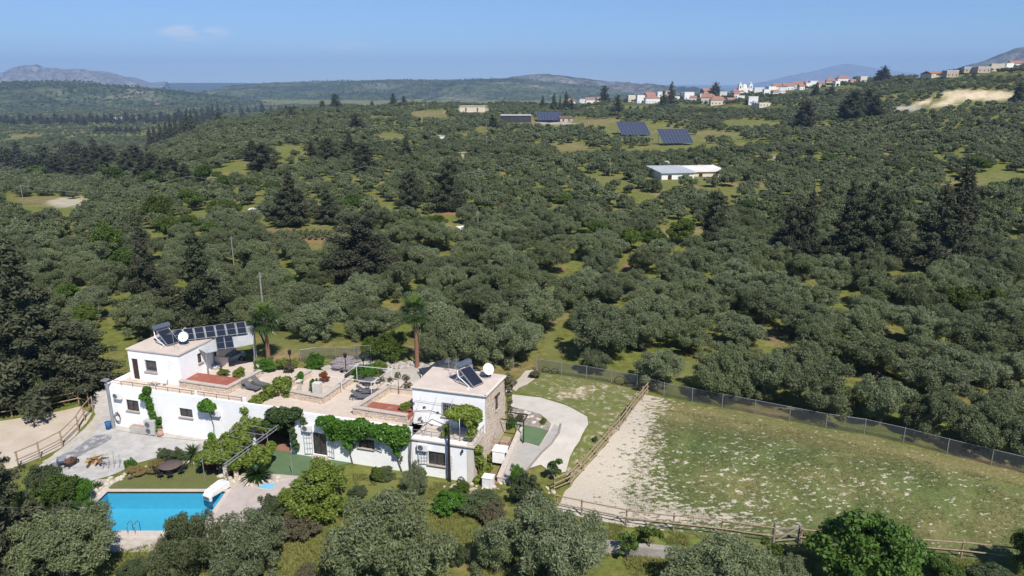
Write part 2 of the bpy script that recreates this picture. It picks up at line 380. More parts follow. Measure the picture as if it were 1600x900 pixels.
ridge('mountain', [(1420,140),(1470,120),(1505,105),(1525,98),(1545,93),(1565,84),(1590,75),(1620,70),(1680,72),(1760,90),(1850,120)], 4200, 1000, DGR, PURP, ROCK, 90, .003)
HILLPTS = []
for hob in [o for o in bpy.data.objects if o.name.startswith('hill')][:2]:
    hc = np.empty(len(hob.data.vertices)*3, np.float32); hob.data.vertices.foreach_get('co', hc); hc = hc.reshape(-1, 3); g0_ = np.random.default_rng(3); ii = g0_.integers(0, len(hc), 5200); q0 = hc[ii]+g0_.normal(0, 1, (5200, 3))*np.array([9, 9, 0]); HILLPTS.append(q0[fbm(q0[:, 0]*.006, q0[:, 1]*.006, 3) > .42])
sea_d = MB().add([(-26000, 9000, -58), (26000, 9000, -58), (26000, 40000, -58), (-26000, 40000, -58)], [(0, 1, 2, 3)])
sea = sea_d.build('sea', M('sea_water', (.02,.06,.12), (.018,.05,.10), .001, .25)); sea['kind'] = 'structure'

# ------------------------------------------------------------------ foliage
def leafmesh(name, lobes, n, w, l, seed, out_bias=.35, up=.25, shell=(.45, 1.12), core=1.0, droop=0.0, flat=1.0):
    """crown of leaf sprigs over many lobes (x,y,z,rx,rz): uneven outline, gaps between lobes"""
    g = np.random.default_rng(seed); hearts = None
    if isinstance(lobes, tuple): lobes, hearts = lobes
    elif core: hearts = [(a, b_, c_, d_*.55, e_*.55) for a, b_, c_, d_, e_ in lobes]
    Lb = np.array(lobes, float); c = Lb[:, :3]; rx, rz = Lb[:, 3], Lb[:, 4]
    wt = rx*(rx+rz); wt = wt/wt.sum(); P = []; N = []; K_ = []; need = n
    for _ in range(5):
        k = g.choice(len(Lb), int(need*1.7)+10, p=wt); d = g.normal(size=(len(k), 3)); d[:, 2] += up; d /= np.linalg.norm(d, axis=1)[:, None]
        q = c[k]+d*np.stack([rx[k], rx[k], rz[k]], 1)*g.uniform(shell[0], shell[1], len(k))[:, None]
        ins = np.zeros(len(k), bool)
        for j in range(len(Lb)):
            e = (q-c[j])/np.array([rx[j], rx[j], rz[j]]); ins |= ((e*e).sum(1) < .38) & (k != j)
        P.append(q[~ins]); N.append(d[~ins]); K_.append(k[~ins]); need = n-sum(map(len, P))
        if need <= 0: break
    P = np.concatenate(P)[:n]; N = np.concatenate(N)[:n]; K_ = np.concatenate(K_)[:n]; m = len(P); tone = g.uniform(0, 1, len(Lb))
    nn = N*out_bias+g.normal(size=(m, 3))*.55; nn[:, 2] += up; nn /= np.linalg.norm(nn, axis=1)[:, None]
    r = g.normal(size=(m, 3)); r[:, 2] -= droop; t = r-(r*nn).sum(1)[:, None]*nn; t /= np.linalg.norm(t, axis=1)[:, None]; bb = np.cross(nn, t)
    sc = g.uniform(.6, 1.35, m)[:, None]; t = t*l*sc; bb = bb*w*sc
    V = np.stack([P-t, P-bb*.9+nn*w*.25, P+t, P+bb*.9+nn*w*.25], 1).reshape(-1, 3)
    F = np.arange(4*m).reshape(-1, 4)
    rnd = np.repeat(np.clip(.45*tone[K_]+.55*g.normal(.5, .25, m), 0, 1), 4)
    if core and hearts:
        Hb = np.array(hearts, float); ico = bmesh.new(); bmesh.ops.create_icosphere(ico, subdivisions=1, radius=1); iv = np.array([q.co[:] for q in ico.verts]); ico.verts.ensure_lookup_table()
        it = np.array([[q.index for q in f.verts] for f in ico.faces]); ico.free(); it = np.concatenate([it, it[:, 2:3]], 1)
        cv, cf = [], []; o = len(V)
        for j in range(len(Hb)):
            cv.append(Hb[j, :3]+iv*np.array([Hb[j, 3], Hb[j, 3], Hb[j, 4]])*g.uniform(.75, 1.1, (len(iv), 1))); cf.append(it+o); o += len(iv)
        cf = np.concatenate(cf); cv = np.concatenate(cv)
        me = bpy.data.meshes.new(name); allv = np.concatenate([V, cv]); nq = len(F); ntri = len(cf)
        me.vertices.add(len(allv)); me.vertices.foreach_set('co', allv.astype(np.float32).ravel())
        li = np.concatenate([F.ravel(), cf[:, :3].ravel()]).astype(np.int32); me.loops.add(len(li)); me.loops.foreach_set('vertex_index', li)
        me.polygons.add(nq+ntri); me.polygons.foreach_set('loop_start', np.concatenate([np.arange(nq)*4, nq*4+np.arange(ntri)*3]).astype(np.int32))
        me.update(calc_edges=True); a = me.attributes.new('rnd', 'FLOAT', 'POINT'); a.data.foreach_set('value', np.concatenate([rnd, np.full(len(cv), .3)]).astype(np.float32)); return me
    return npmesh(name, V, F, False, rnd)
def round_lobes(r, rx, rz, z0, n, lr, squash=.8, masses=9):
    """boughs round a crown, each a cluster of leafy clumps; returns clumps and the boughs' dense hearts"""
    out, hearts = [], [(0, 0, z0+rz*.85, rx*.42, rz*.5)]; ms = []
    for k in range(masses):
        th = k*2.39996+r.uniform(-.5, .5); u = -.72+1.67*((k*.618+.3) % 1); u = min(u, .95); q = math.sqrt(max(0, 1-u*u)); R = r.uniform(.40, .58); s = r.uniform(.40, .56)
        ms.append((math.cos(th)*q*rx*R, math.sin(th)*q*rx*R, z0+rz*(.95+u*R*1.05), rx*s, rz*s*r.uniform(.8, 1.1)))
    ms.append((r.uniform(-.2, .2)*rx, r.uniform(-.2, .2)*rx, z0+rz*1.35, rx*.42, rz*.42))
    for (x, y, z, a, c) in ms:
        hearts.append((x, y, z-c*.2, a*.30, c*.30))
        for j in range(max(3, int(n/len(ms)))):
            th = j*2.39996+r.uniform(-.4, .4); u = r.uniform(-.75, 1); q = math.sqrt(1-u*u); s = lr*r.uniform(.55, 1.25); e = r.uniform(.72, 1.02)
            out.append((x+math.cos(th)*q*a*e, y+math.sin(th)*q*a*e, max(z+u*c*e, .25), s, s*squash))
    return out, hearts
def cone_lobes(r, H, R, n, lr, tip=.06, z0=.3, power=.9, lean=0.0, rise=.25):
    """boughs leaving the stem at all heights, uneven in length, each a string of clumps"""
    out, hearts = [], []
    for k in range(n):
        f = ((k+.5)/n)**1.25; z = z0+(H-z0)*f*.97; L = R*((1-f)**power*(1-tip)+tip)*r.choice((.62, .8, .92, 1.0, 1.06, 1.2)); th = k*2.39996+r.uniform(-.6, .6)
        m = max(1, int(L/(lr*.55)+.5)); s0 = lr*(.40+.55*(1-f))*r.uniform(.8, 1.25)
        for j in range(m):
            d = L*(j+.75)/m; s = s0*(1.05-.45*(j/m)); out.append((math.cos(th)*d+lean*f+r.uniform(-.12, .12), math.sin(th)*d+r.uniform(-.12, .12), z+rise*d+r.uniform(-.15, .15), s, s*.75))
    for k in range(8):
        f = (k+.5)/8; hearts.append((lean*f, 0, z0+(H-z0)*f, max(.1, R*((1-f)**power)*.5), H/11))
    out.append((lean, 0, H, lr*.22, lr*.8)); return out, hearts
def trunk_mesh(name, r, H, rad, n_limb=4, spread=.6, seed=1, top=.55):
    q = random.Random(seed); mb = MB(); a = Vector((0, 0, -.3)); b1 = Vector((q.uniform(-.15, .15), q.uniform(-.15, .15), H*.35)); c = Vector((q.uniform(-.2, .2), q.uniform(-.2, .2), H*top))
    mb.tube([a, Vector((0, 0, .15)), b1, c], [rad*1.6, rad*1.15, rad*.9, rad*.45], 8)
    for k in range(n_limb):
        th = k*2*math.pi/n_limb+q.uniform(-.5, .5); e = Vector((math.cos(th)*spread, math.sin(th)*spread, H*q.uniform(.65, .9)))
        mb.tube([b1, b1.lerp(e, .5)+Vector((0, 0, .15)), e], [rad*.65, rad*.4, rad*.16], 6)
    me = bpy.data.meshes.new(name); me.from_pydata(mb.v, [], mb.f); me.update(); me.polygons.foreach_set('use_smooth', mb.sm); return me
BARK = M('bark_grey_brown', (.16,.12,.09), (.07,.055,.045), 6, .95, .5); BARKR = M('bark_red_brown', (.25,.12,.075), (.15,.08,.055), 9, .95, .6)
OLV = leafmat('olive_leaf', (.112,.142,.066), (.245,.276,.156), .33, .5, .55, (.10,.115,.035))
CON = leafmat('conifer_leaf', (.044,.058,.027), (.102,.110,.057), .16, .35, .75, (.045,.04,.03))
BRD = leafmat('broad_leaf', (.045,.085,.015), (.11,.17,.03), .3, .4, .5, (.10,.13,.02))
LIM = leafmat('bright_leaf', (.11,.165,.02), (.25,.31,.06), .35, .25, .45)
VIN = leafmat('vine_leaf', (.04,.12,.012), (.12,.25,.03), .32, .25, .4)
SHR = leafmat('shrub_leaf', (.05,.075,.03), (.12,.145,.065), .25, .35, .6)
BOU = leafmat('bougainvillea_bract', (.30,.015,.07), (.50,.05,.13), .35, .2, .5)
def set_mats(me, *ms):
    for m in ms: me.materials.append(m)
    return me
OLN, OLM, OLF, OLT = [], [], [], []
for k in range(6):
    r = random.Random(100+k); lb = round_lobes(r, 2.75+.2*(k % 3), 1.95+.16*(k % 2), .12, 100, .50, .85, 10+k % 3)
    OLN.append(set_mats(leafmesh('olive_crown', lb, 24000, .034, .10, 200+k, .35, .35), OLV))
    OLM.append(set_mats(leafmesh('olive_crown_mid', lb, 5000, .085, .20, 300+k, .4, .35), OLV))
    OLF.append(set_mats(leafmesh('olive_crown_far', (lb[0][::3], lb[1]), 900, .20, .38, 400+k, .4, .35, (.6, 1.3)), OLV))
    OLT.append(set_mats(trunk_mesh('olive_trunk', r, 3.0, .24, 4, 1.3, k), BARK))
CNN, CNF, IRN, IRF, COLN = [], [], [], [], []
for k in range(4):
    r = random.Random(500+k)
    lb = cone_lobes(r, 10, 2.9+.3*k, 58, .78, .05, .4, .8+.12*(k % 3), r.uniform(-.5, .5), .18)
    CNN.append(set_mats(leafmesh('conifer_crown', lb, 22000, .07, .17, 520+k, .3, .1, (.4, 1.2)), CON))
    CNF.append(set_mats(leafmesh('conifer_crown_far', lb, 2200, .19, .38, 540+k, .3, .1, (.4, 1.2)), CON))
    lb = cone_lobes(r, 10, 3.3, 40, 1.05, .30, .8, .5, r.uniform(-1, 1), .28); IRN.append(set_mats(leafmesh('pine_crown', lb, 21000, .072, .17, 560+k, .3, .3, (.4, 1.2)), CON)); IRF.append(set_mats(leafmesh('pine_crown_far', lb, 2200, .19, .38, 565+k, .3, .3, (.4, 1.2)), CON))
    lb = cone_lobes(r, 10, 1.3, 60, .62, .12, .2, .5, 0, .9); COLN.append(set_mats(leafmesh('cypress_crown', lb, 9000, .06, .2, 580+k, .3, .8, (.4, 1.15)), CON))
CNT = set_mats(trunk_mesh('conifer_trunk', rng, 10, .28, 3, .5, 77, .85), BARK)
BRN, BRF = [], []
for k in range(4):
    r = random.Random(700+k); lb = round_lobes(r, 2.45+.15*(k % 2), 2.0, .3, 80, .50, .85, 8+k)
    BRN.append(set_mats(leafmesh('broadleaf_crown', lb, 12000, .065, .10, 720+k, .4, .4), BRD))
    BRF.append(set_mats(leafmesh('broadleaf_crown_far', lb, 1600, .17, .28, 740+k, .4, .3), BRD))
BRT = set_mats(trunk_mesh('broadleaf_trunk', rng, 2.6, .16, 4, .9, 5), BARK)

def tree(name, crown, trunk, p, rz, sc, label, cat, group=None, tsc=None):
    o = empty(name, p, rz, label, cat, group); o.scale = sc if isinstance(sc, tuple) else (sc, sc, sc)
    c_ = link('crown', crown, o); t_ = link('trunk', trunk, o)
    return o
# the villa's grounds, as seen from the drone: no grove trees inside
GROUNDS = [(-400, 640), (0, 632), (130, 618), (176, 590), (195, 555), (270, 540), (300, 530), (390, 520), (420, 552), (500, 552), (640, 560), (700, 566), (760, 580), (838, 572), (1010, 600), (1240, 650), (1600, 733), (2000, 830), (2000, 1400), (-400, 1400)]
def in_poly(px, py, poly):
    k = np.zeros(np.shape(px), bool); n = len(poly)
    for i in range(n):
        (x0, y0), (x1, y1) = poly[i], poly[i-1]
        if y0 == y1: continue
        k ^= ((y0 > py) != (y1 > py)) & (px < (x1-x0)*(py-y0)/(y1-y0)+x0)
    return k
# conifers and other single trees seen over the groves: base x, base y, height, width (photo pixels), sort
CONIF = [(235,492,137,66,'c'),(318,512,147,96,'c'),(455,352,82,56,'c'),(515,350,56,38,'c'),(645,326,58,42,'i'),(702,330,75,54,'i'),
 (1232,418,98,54,'i'),(1258,420,120,48,'c'),(1320,418,130,66,'c'),(1350,420,134,76,'c'),(1380,418,110,62,'i'),(1462,420,128,76,'c'),(1484,418,152,52,'l'),(1500,400,120,40,'l'),
 (1115,382,78,52,'i'),(570,442,104,96,'i'),(635,252,38,22,'c'),(515,252,36,32,'i'),(547,252,44,30,'c'),(570,272,46,36,'i'),(410,266,40,48,'i'),(395,250,30,26,'c'),(523,170,22,20,'i'),(505,172,14,14,'i'),(455,186,18,16,'i'),
 (620,160,18,14,'i'),(637,160,13,12,'i'),(588,160,10,9,'i'),(487,246,24,14,'l'),(380,186,16,14,'c'),(410,176,14,12,'i'),(498,202,18,12,'c'),(556,206,26,24,'i'),(770,202,22,16,'c'),
 (940,160,26,20,'i'),(1048,166,36,22,'c'),(1036,168,24,16,'i'),(965,178,28,16,'i'),(885,172,28,14,'c'),(865,172,26,12,'c'),(848,170,20,12,'c'),(875,176,24,10,'c'),(893,172,16,12,'i'),
 (1117,150,20,20,'i'),(1380,127,22,24,'i'),(1372,128,16,16,'i'),(1258,202,42,30,'i'),(1250,198,34,20,'c'),(1330,188,44,34,'i'),(1352,182,40,34,'i'),(1320,188,30,26,'i'),(1366,184,34,24,'i'),(1590,165,36,24,'i'),(1275,150,16,16,'i'),(1298,152,16,16,'i'),
 (280,186,16,14,'c')]
for k in range(14): CONIF.append((236+k*8.2, 232-k*3.1-(k > 8)*4, 34-k*.6+(k*37 % 9)-4, 17, 'c' if k % 3 else 'l'))
for k, (x, y) in enumerate([(100,262),(112,266),(126,262),(140,268),(158,266),(172,262),(150,250),(118,254),(90,276),(20,266),(8,262),(40,270),(56,272),(72,268),(200,276),(222,282),(240,276),(256,284),(30,256),(212,262),(270,280),(290,288),(120,278),(145,280)]):
    CONIF.append((x, y, 40-(k*53 % 13), 26+(k*29 % 14), 'c' if k % 3 == 0 else 'i'))
BELT = [(x, 193+(x*7 % 5)-x*.012, 12+(x*13 % 5), 14, 'i') for x in range(0, 345, 11)]+[(x, 208, 10, 13, 'i') for x in range(152, 224, 9)]+[(x, 178-(x-280)*.02, 10, 9, 'c') for x in range(280, 470, 12)]
CON_PTS = []
def plant_tree(spec, label, group, far=False, cat='tree'):
    x, y, hp, wp, kind = spec; p = at_ridge(x, y); k = ppm(p); H = hp/k/.97; W = wp/k
    kk = int(x*7+y*3) % 4
    if kind == 'i': cr, R0 = IRN[kk], 3.0
    elif kind == 'l': cr, R0 = COLN[kk], 1.45
    else: cr, R0 = CNN[kk], 2.55
    if far or k < 2.6: cr, R0 = (IRF[kk], 3.6) if kind == 'i' else (CNF[kk], 3.3)
    s = W/2/R0; nm = {'i': 'pine_tree', 'l': 'cypress_tree', 'c': 'conifer_tree'}[kind]
    o = tree(nm, cr, CNT, p, (x*1.7+y) % 6.28, (s, s, H/10.0), label, cat, group); CON_PTS.append((p.x, p.y, W/2)); return o
NAMED = {(235,492):'tall dark pyramidal conifer behind the left tower, left of its twin', (318,512):'tall dark pyramidal conifer behind the carport, right of its twin', (455,352):'pyramidal conifer above the strip of tilled rows',
 (515,350):'small narrow conifer just right of a bigger pyramidal one above the tilled rows', (645,326):'dark conifer in mid grove, left of a taller pair-mate', (702,330):'dark conifer in mid grove, taller one of a pair',
 (1115,382):'ragged dark tree alone among olives right of centre', (570,442):'broad irregular dark conifer standing in the olives above the fan palm', (1484,418):'columnar cypress spire, tallest at the right of the grove', (1500,400):'slender cypress leaning against the tallest spire on the right',
 (1462,420):'broad dark conifer in front of the tallest cypress spire', (1232,418):'ragged conifer, leftmost in the dark clump on the right', (1258,420):'dark conifer second from left in the clump on the right', (1320,418):'dark conifer with pointed top, third from left in the right clump',
 (1350,420):'dark conifer with pointed top, fourth from left in the right clump', (1380,418):'dark bushy conifer, fifth from left in the right clump', (635,252):'narrow dark conifer alone on the mid slope below the grey roof', (1048,166):'tall dark conifer in front of the village houses',
 (1380,127):'rounded dark tree alone on the skyline of the right hill', (940,160):'rounded dark tree on the skyline left of the village', (1117,150):'rounded dark tree beside the left end of the church', (523,170):'broad dark tree on the skyline of the middle ridge'}
for sp in CONIF:
    lb = NAMED.get((sp[0], sp[1]))
    if lb: plant_tree(sp, lb, None)
    else:
        g = 'dark conifers in the left valley' if sp[0] < 345 else ('dark trees on the middle slope' if sp[0] < 800 else 'dark trees below the village')
        l = {'dark conifers in the left valley': 'dark conifer in the wooded band of the left valley', 'dark trees on the middle slope': 'dark conifer scattered over the middle slope', 'dark trees below the village': 'dark tree standing below or beside the hilltop village'}[g]
        plant_tree(sp, l, g)
for sp in BELT: plant_tree(sp, 'small dark tree in the distant windbreak rows of the left plain', 'distant windbreak trees', True)
# broadleaf trees and bright bushes over the groves
BROAD = [(360,342,34,44,'l'),(300,330,40,50,'d'),(250,350,50,60,'d'),(265,375,44,50,'d'),(340,340,30,40,'l'),(300,362,30,44,'l'),(330,375,30,40,'d'),(680,362,30,48,'l'),(640,360,24,36,'d'),(620,352,22,30,'l'),(555,325,24,40,'l'),(530,330,22,36,'d'),
 (980,395,44,60,'d'),(935,378,36,44,'d'),(1020,392,40,56,'d'),(1065,380,42,60,'d'),(830,410,22,34,'l'),(895,345,14,40,'l'),(1500,500,60,70,'d'),(170,410,70,70,'d'),(195,440,60,60,'d'),(150,275,22,44,'d'),(60,275,18,50,'l'),(180,285,26,40,'d'),(235,290,24,36,'l'),(320,290,36,44,'d'),(350,300,30,30,'d'),(280,300,24,36,'d'),
 (610,566,56,70,'l'),(580,560,40,40,'l'),(390,300,24,40,'d'),(425,305,22,40,'d'),(1170,335,24,36,'d'),(1530,268,24,40,'d'),(1560,300,18,40,'d'),(1300,255,16,40,'d'),(760,352,26,40,'l'),(1550,485,40,50,'d'),(880,318,16,36,'l'),(455,460,30,30,'d'),(130,520,50,60,'d'),(110,480,44,50,'l')]
BLAB = [('green broadleaf tree at the near edge of the wooded left valley', 'broadleaf trees of the left valley'), ('green broadleaf tree among the olives above the left conifers', 'broadleaf trees above the left conifers'), ('green broadleaf tree among the olives in the middle of the grove', 'broadleaf trees in the middle grove'), ('green broadleaf tree among the olives on the right half of the slope', 'broadleaf trees on the right slope')]
for sp in BROAD:
    x, y, hp, wp, kd = sp; p = at(x, y); k = ppm(p); s = wp/k/2/2.9; H = hp/k/4.5
    cr = (BRN if k > 3.4 else BRF)[int(x+y) % 4]; o = tree('broadleaf_tree', cr, BRT, p, x % 6.0, (s, s, H),
      {(610,566): 'bright green rounded bush beside the driveway behind the fan palm', (580,560): 'small bright bush left of the rounded green one by the driveway'}.get((x, y), BLAB[0 if x < 460 and y < 310 else 1 if x < 460 else 2 if x < 800 else 3][0]), 'tree', None if (x, y) in ((610,566), (580,560)) else BLAB[0 if x < 460 and y < 310 else 1 if x < 460 else 2 if x < 800 else 3][1])
    CON_PTS.append((p.x, p.y, wp/k/2))
# olives that stand out singly behind the wire fence and the villa
SINGLE = [(928,584,58,46,'small rounded olive just behind the wire fence near the hoops'),(1027,606,90,66,'rounded olive against the wire fence left of the fence corner'),(1128,620,104,80,'large olive against the wire fence above the top of the sandy strip'),(938,562,120,92,'large double-crowned olive in the grass lane behind the wire fence'),(1004,548,84,70,'olive right of the double-crowned one in the grass lane'),(1078,549,74,58,'olive alone in the grass behind the fence corner'),
 (728,574,112,90,'large olive behind the right tower roof'),(800,574,92,84,'dark-bottomed olive right behind the satellite dish of the right tower'),(690,566,74,74,'olive behind the tall palm'),(842,518,86,74,'olive at the head of the grass lane'),(1196,628,104,88,'large olive against the fence right of the paddock corner'),(1278,646,110,92,'large olive against the fence near the middle of the paddock'),(1372,662,112,88,'broad olive against the fence above the big broadleaf tree'),(1452,684,100,82,'olive against the fence right of the broad one'),(1536,704,112,88,'olive against the fence near the right edge'),(1600,724,90,80,'olive against the fence at the right edge')]
for k, (x, y, w_, h_, l) in enumerate(SINGLE):
    p = at(x, y); kk_ = ppm(p); s = w_/kk_/2/3.1; tree('olive_tree', OLN[k % 6], OLT[k % 6], p, k*2.1, (s, s, h_/kk_/4.25), l, 'olive tree', 'olives standing out singly'); CON_PTS.append((p.x, p.y, w_/kk_/2*1.15))
# olive groves
def grid_pts(sp, d0, d1, jit, seed, ang):
    g = np.random.default_rng(seed); n = int(2*d1/sp); a, bq = np.meshgrid(np.arange(-n, n)*sp, np.arange(-n, n)*sp)
    x = a*math.cos(ang)-bq*math.sin(ang); y = a*math.sin(ang)+bq*math.cos(ang)
    x = (x+g.uniform(-jit, jit, x.shape)*sp).ravel(); y = (y+g.uniform(-jit, jit, y.shape)*sp).ravel()
    d = np.hypot(x, y); k = (d > d0) & (d < d1) & (y > 35) & (np.abs(x) < y*.80+12); x, y = x[k], y[k]; z = hgt(x, y); px, py = proj(x, y, z)
    k = ~in_poly(px, py, GROUNDS) & (py > 100) & ~((px > 398) & (px < 532) & (py > 360) & (py < 400)) & ~((px > 708) & (px < 742) & (py > 356) & (py < 384))
    w, oi_ = open_at(px, py, 1.0); dd_ = np.hypot(x, y); w2, oi_ = open_at(px, py-1.5*FPX/dd_, 1.0); w3, oi_ = open_at(px, py-3.4*FPX/dd_, 1.0); w3 = np.where(_OBARE[oi_], w3, 0); k &= (np.maximum(w, np.where(dd_ > 150, np.maximum(w2, w3), 0)) < .45)
    gaps = fbm(x*.022, y*.022, 3, 5.); k &= ~((gaps > .68) & (g.random(len(x)) < .75) & (np.hypot(x, y) > 125)) & (g.random(len(x)) < .97)
    for (cx, cy, cr) in CON_PTS: k &= (x-cx)**2+(y-cy)**2 > (cr*.8+1.2)**2
    return np.stack([x[k], y[k], z[k]], 1)
OPTS = np.concatenate([grid_pts(6.3, 52, 230, .26, 1, .35), grid_pts(6.2, 230, 420, .20, 5, .62), grid_pts(6.4, 420, 1080, .17, 2, .9)])
far_p = grid_pts(10, 1080, 2600, .4, 3, .2); far_p = far_p[(proj(*far_p.T)[0] < 560)]
OPTS = OPTS[np.argsort(np.hypot(OPTS[:, 0], OPTS[:, 1]))]
NEAR = OPTS[:275]; REST = np.concatenate([OPTS[275:], far_p])
FENCE = [at(x, y) for x, y in ((838,580),(955,599),(1037,619),(1179,647),(1350,678),(1479,710),(1605,741),(1690,762))]
def fence_d(x, y):
    best = 1e9
    for i in range(len(FENCE)-1):
        a, b_ = FENCE[i], FENCE[i+1]; dx, dy = b_.x-a.x, b_.y-a.y; f = max(0, min(1, ((x-a.x)*dx+(y-a.y)*dy)/(dx*dx+dy*dy))); best = min(best, math.hypot(x-a.x-dx*f, y-a.y-dy*f))
    return best
ORD = ['first','second','third','fourth','fifth','sixth','seventh','eighth','ninth','tenth','eleventh','twelfth','thirteenth','fourteenth','fifteenth','sixteenth','seventeenth','eighteenth','nineteenth','twentieth']
FROW = sorted([k for k in range(len(NEAR)) if fence_d(NEAR[k, 0], NEAR[k, 1]) < 5.6], key=lambda k: proj(*NEAR[k])[0])[:20]
mid_x = proj(NEAR[:, 0], NEAR[:, 1], NEAR[:, 2])[0]
for k, (x, y, z) in enumerate(NEAR):
    px = mid_x[k]
    if px < 420: l, g = 'grey-green olive tree in the grove left of the villa', 'olives left of the villa'
    elif px < 850: l, g = 'grey-green olive tree in the grove behind the villa', 'olives behind the villa'
    else: l, g = 'grey-green olive tree in the grove beyond the wire fence', 'olives beyond the wire fence'
    if k in FROW: l, g = f'olive tree in the row against the wire fence, {ORD[FROW.index(k)]} from the left', 'olives against the wire fence'
    s = rng.uniform(.92, 1.24); o = tree('olive_tree', OLN[k % 6], OLT[k % 6], (x, y, z), rng.uniform(0, 6.28), (s*rng.uniform(.9, 1.1), s*rng.uniform(.9, 1.1), s*rng.uniform(.85, 1.12)), l, 'olive tree', g)
def scatter(name, pts, variants, label, cat, smin=.85, smax=1.3, seed=4, pick=None):
    """a mass of plants too many to count: instances on points, one object"""
    g = np.random.default_rng(seed); n = len(pts); me = bpy.data.meshes.new(name); me.vertices.add(n); me.vertices.foreach_set('co', np.asarray(pts, np.float32).ravel())
    va = g.integers(0, len(variants), n) if pick is None else pick
    for nm, tp, dat in (('variant', 'INT', va), ('turn', 'FLOAT', g.uniform(0, 6.28, n)), ('size', 'FLOAT', g.uniform(smin, smax, n))):
        a = me.attributes.new(nm, tp, 'POINT'); a.data.foreach_set('value', dat.astype(np.int32 if tp == 'INT' else np.float32))
    o = link(name, me); tag(o, label, cat, None, 'stuff')
    ng = bpy.data.node_groups.new(name, 'GeometryNodeTree'); ng.interface.new_socket('Geometry', in_out='INPUT', socket_type='NodeSocketGeometry'); ng.interface.new_socket('Geometry', in_out='OUTPUT', socket_type='NodeSocketGeometry')
    N = ng.nodes; Lk = ng.links; gi = N.new('NodeGroupInput'); go = N.new('NodeGroupOutput'); jn = N.new('GeometryNodeJoinGeometry')
    def attr(nm, tp): q = N.new('GeometryNodeInputNamedAttribute'); q.data_type = tp; q.inputs[0].default_value = nm; return [s for s in q.outputs if s.enabled][0]
    cx = N.new('ShaderNodeCombineXYZ'); Lk.new(attr('turn', 'FLOAT'), cx.inputs[2]); sz = attr('size', 'FLOAT'); vr = attr('variant', 'INT')
    for k, ob in enumerate(variants):
        inf = N.new('GeometryNodeObjectInfo'); inf.inputs[0].default_value = ob; inf.inputs[1].default_value = True
        cmp = N.new('FunctionNodeCompare'); cmp.data_type = 'INT'; cmp.operation = 'EQUAL'; Lk.new(vr, cmp.inputs[2]); cmp.inputs[3].default_value = k
        ip = N.new('GeometryNodeInstanceOnPoints'); Lk.new(gi.outputs[0], ip.inputs['Points']); Lk.new(cmp.outputs[0], ip.inputs['Selection']); Lk.new(inf.outputs['Geometry'], ip.inputs['Instance'])
        Lk.new(cx.outputs[0], ip.inputs['Rotation']); Lk.new(sz, ip.inputs['Scale']); Lk.new(ip.outputs[0], jn.inputs[0])
    Lk.new(jn.outputs[0], go.inputs[0]); md = o.modifiers.new('scatter', 'NODES'); md.node_group = ng; return o
def proto(me): return bpy.data.objects.new(me.name, me)
rd = np.hypot(REST[:, 0], REST[:, 1]); g_ = np.random.default_rng(8)
pick = np.where(rd < 330, 0, 6)+g_.integers(0, 6, len(REST))
scatter('olive_grove', REST, [proto(m) for m in OLM+OLF], 'grey-green olive groves covering the plain and slopes to the horizon', 'olive grove', .62, 1.05, 4, pick)

scatter('distant_scrub', np.concatenate(HILLPTS), [proto(m) for m in BRF[:3]+OLF[:2]], 'scattered trees and scrub over the distant valley hills', 'scrub', .9, 1.9, 6)
# the air: one even box of haze round everything but the sky
hz = box('haze', (-19000, -400, -130), (19000, 19500, 640), None)
hz.data.materials.clear(); hm = bpy.data.materials.new('haze_air'); hm.use_nodes = True; hn = hm.node_tree; hn.nodes.remove(hn.nodes['Principled BSDF'])
pv = hn.nodes.new('ShaderNodeVolumePrincipled'); pv.inputs['Color'].default_value = (.42, .64, 1, 1); pv.inputs['Density'].default_value = 1.02e-4; pv.inputs['Anisotropy'].default_value = 0.0
hn.links.new(pv.outputs[0], hn.nodes['Material Output'].inputs['Volume']); hz.data.materials.append(hm); hz['kind'] = 'stuff'
# ------------------------------------------------------------------ surfaces round the villa
WHITE = M('white_render', (.86,.86,.86), (.80,.80,.795), 1.3, .85, .15, stain=((.62,.59,.54), .7, .60, .84))
ROOFM = M('roof_screed_pink', (.58,.49,.42), (.50,.42,.36), .8, .9, .1, stain=((.45,.40,.36), 1.2, .58, .75))
TILE = M('terrace_tile', (.56,.47,.385), (.49,.41,.345), 2.2, .85, .1, stain=((.40,.34,.29), .8, .57, .75))
COPE = M('coping_stone', (.50,.43,.37), (.40,.35,.30), 4, .9, .2)
REDT = M('red_floor', (.33,.105,.07), (.26,.085,.06), 1.5, .85, .1, stain=((.36,.26,.2), 1.0, .55, .75))
BROWN = M('dark_brown_wood', (.055,.028,.02), (.04,.022,.016), 8, .6, .2)
DARKM = M('dark_metal', (.035,.035,.038), (.025,.025,.028), 10, .45, 0, .3)
GREYM = M('galvanised_steel', (.42,.43,.44), (.33,.34,.35), 8, .45, 0, .6)
WMET = M('white_paint', (.74,.74,.73), (.66,.66,.65), 6, .5)
GLASS = M('window_glass', (.075,.07,.068), (.03,.032,.036), 1.2, .08, 0, 0, spec=.6)
WOOD = M('fence_timber', (.34,.25,.17), (.23,.165,.115), 5, .9, .4)
CONC = M('concrete', (.47,.44,.40), (.38,.355,.32), 1.5, .9, .2, stain=((.28,.25,.22), .9, .56, .72))
PANEL = M('solar_cells', (.02,.024,.036), (.015,.018,.028), 20, .18, 0, 0, spec=.6)
GREYP = M('grey_plastic', (.13,.13,.135), (.10,.10,.105), 9, .55)
RUST = M('rusty_steel', (.19,.10,.065), (.12,.075,.055), 14, .75, .2)
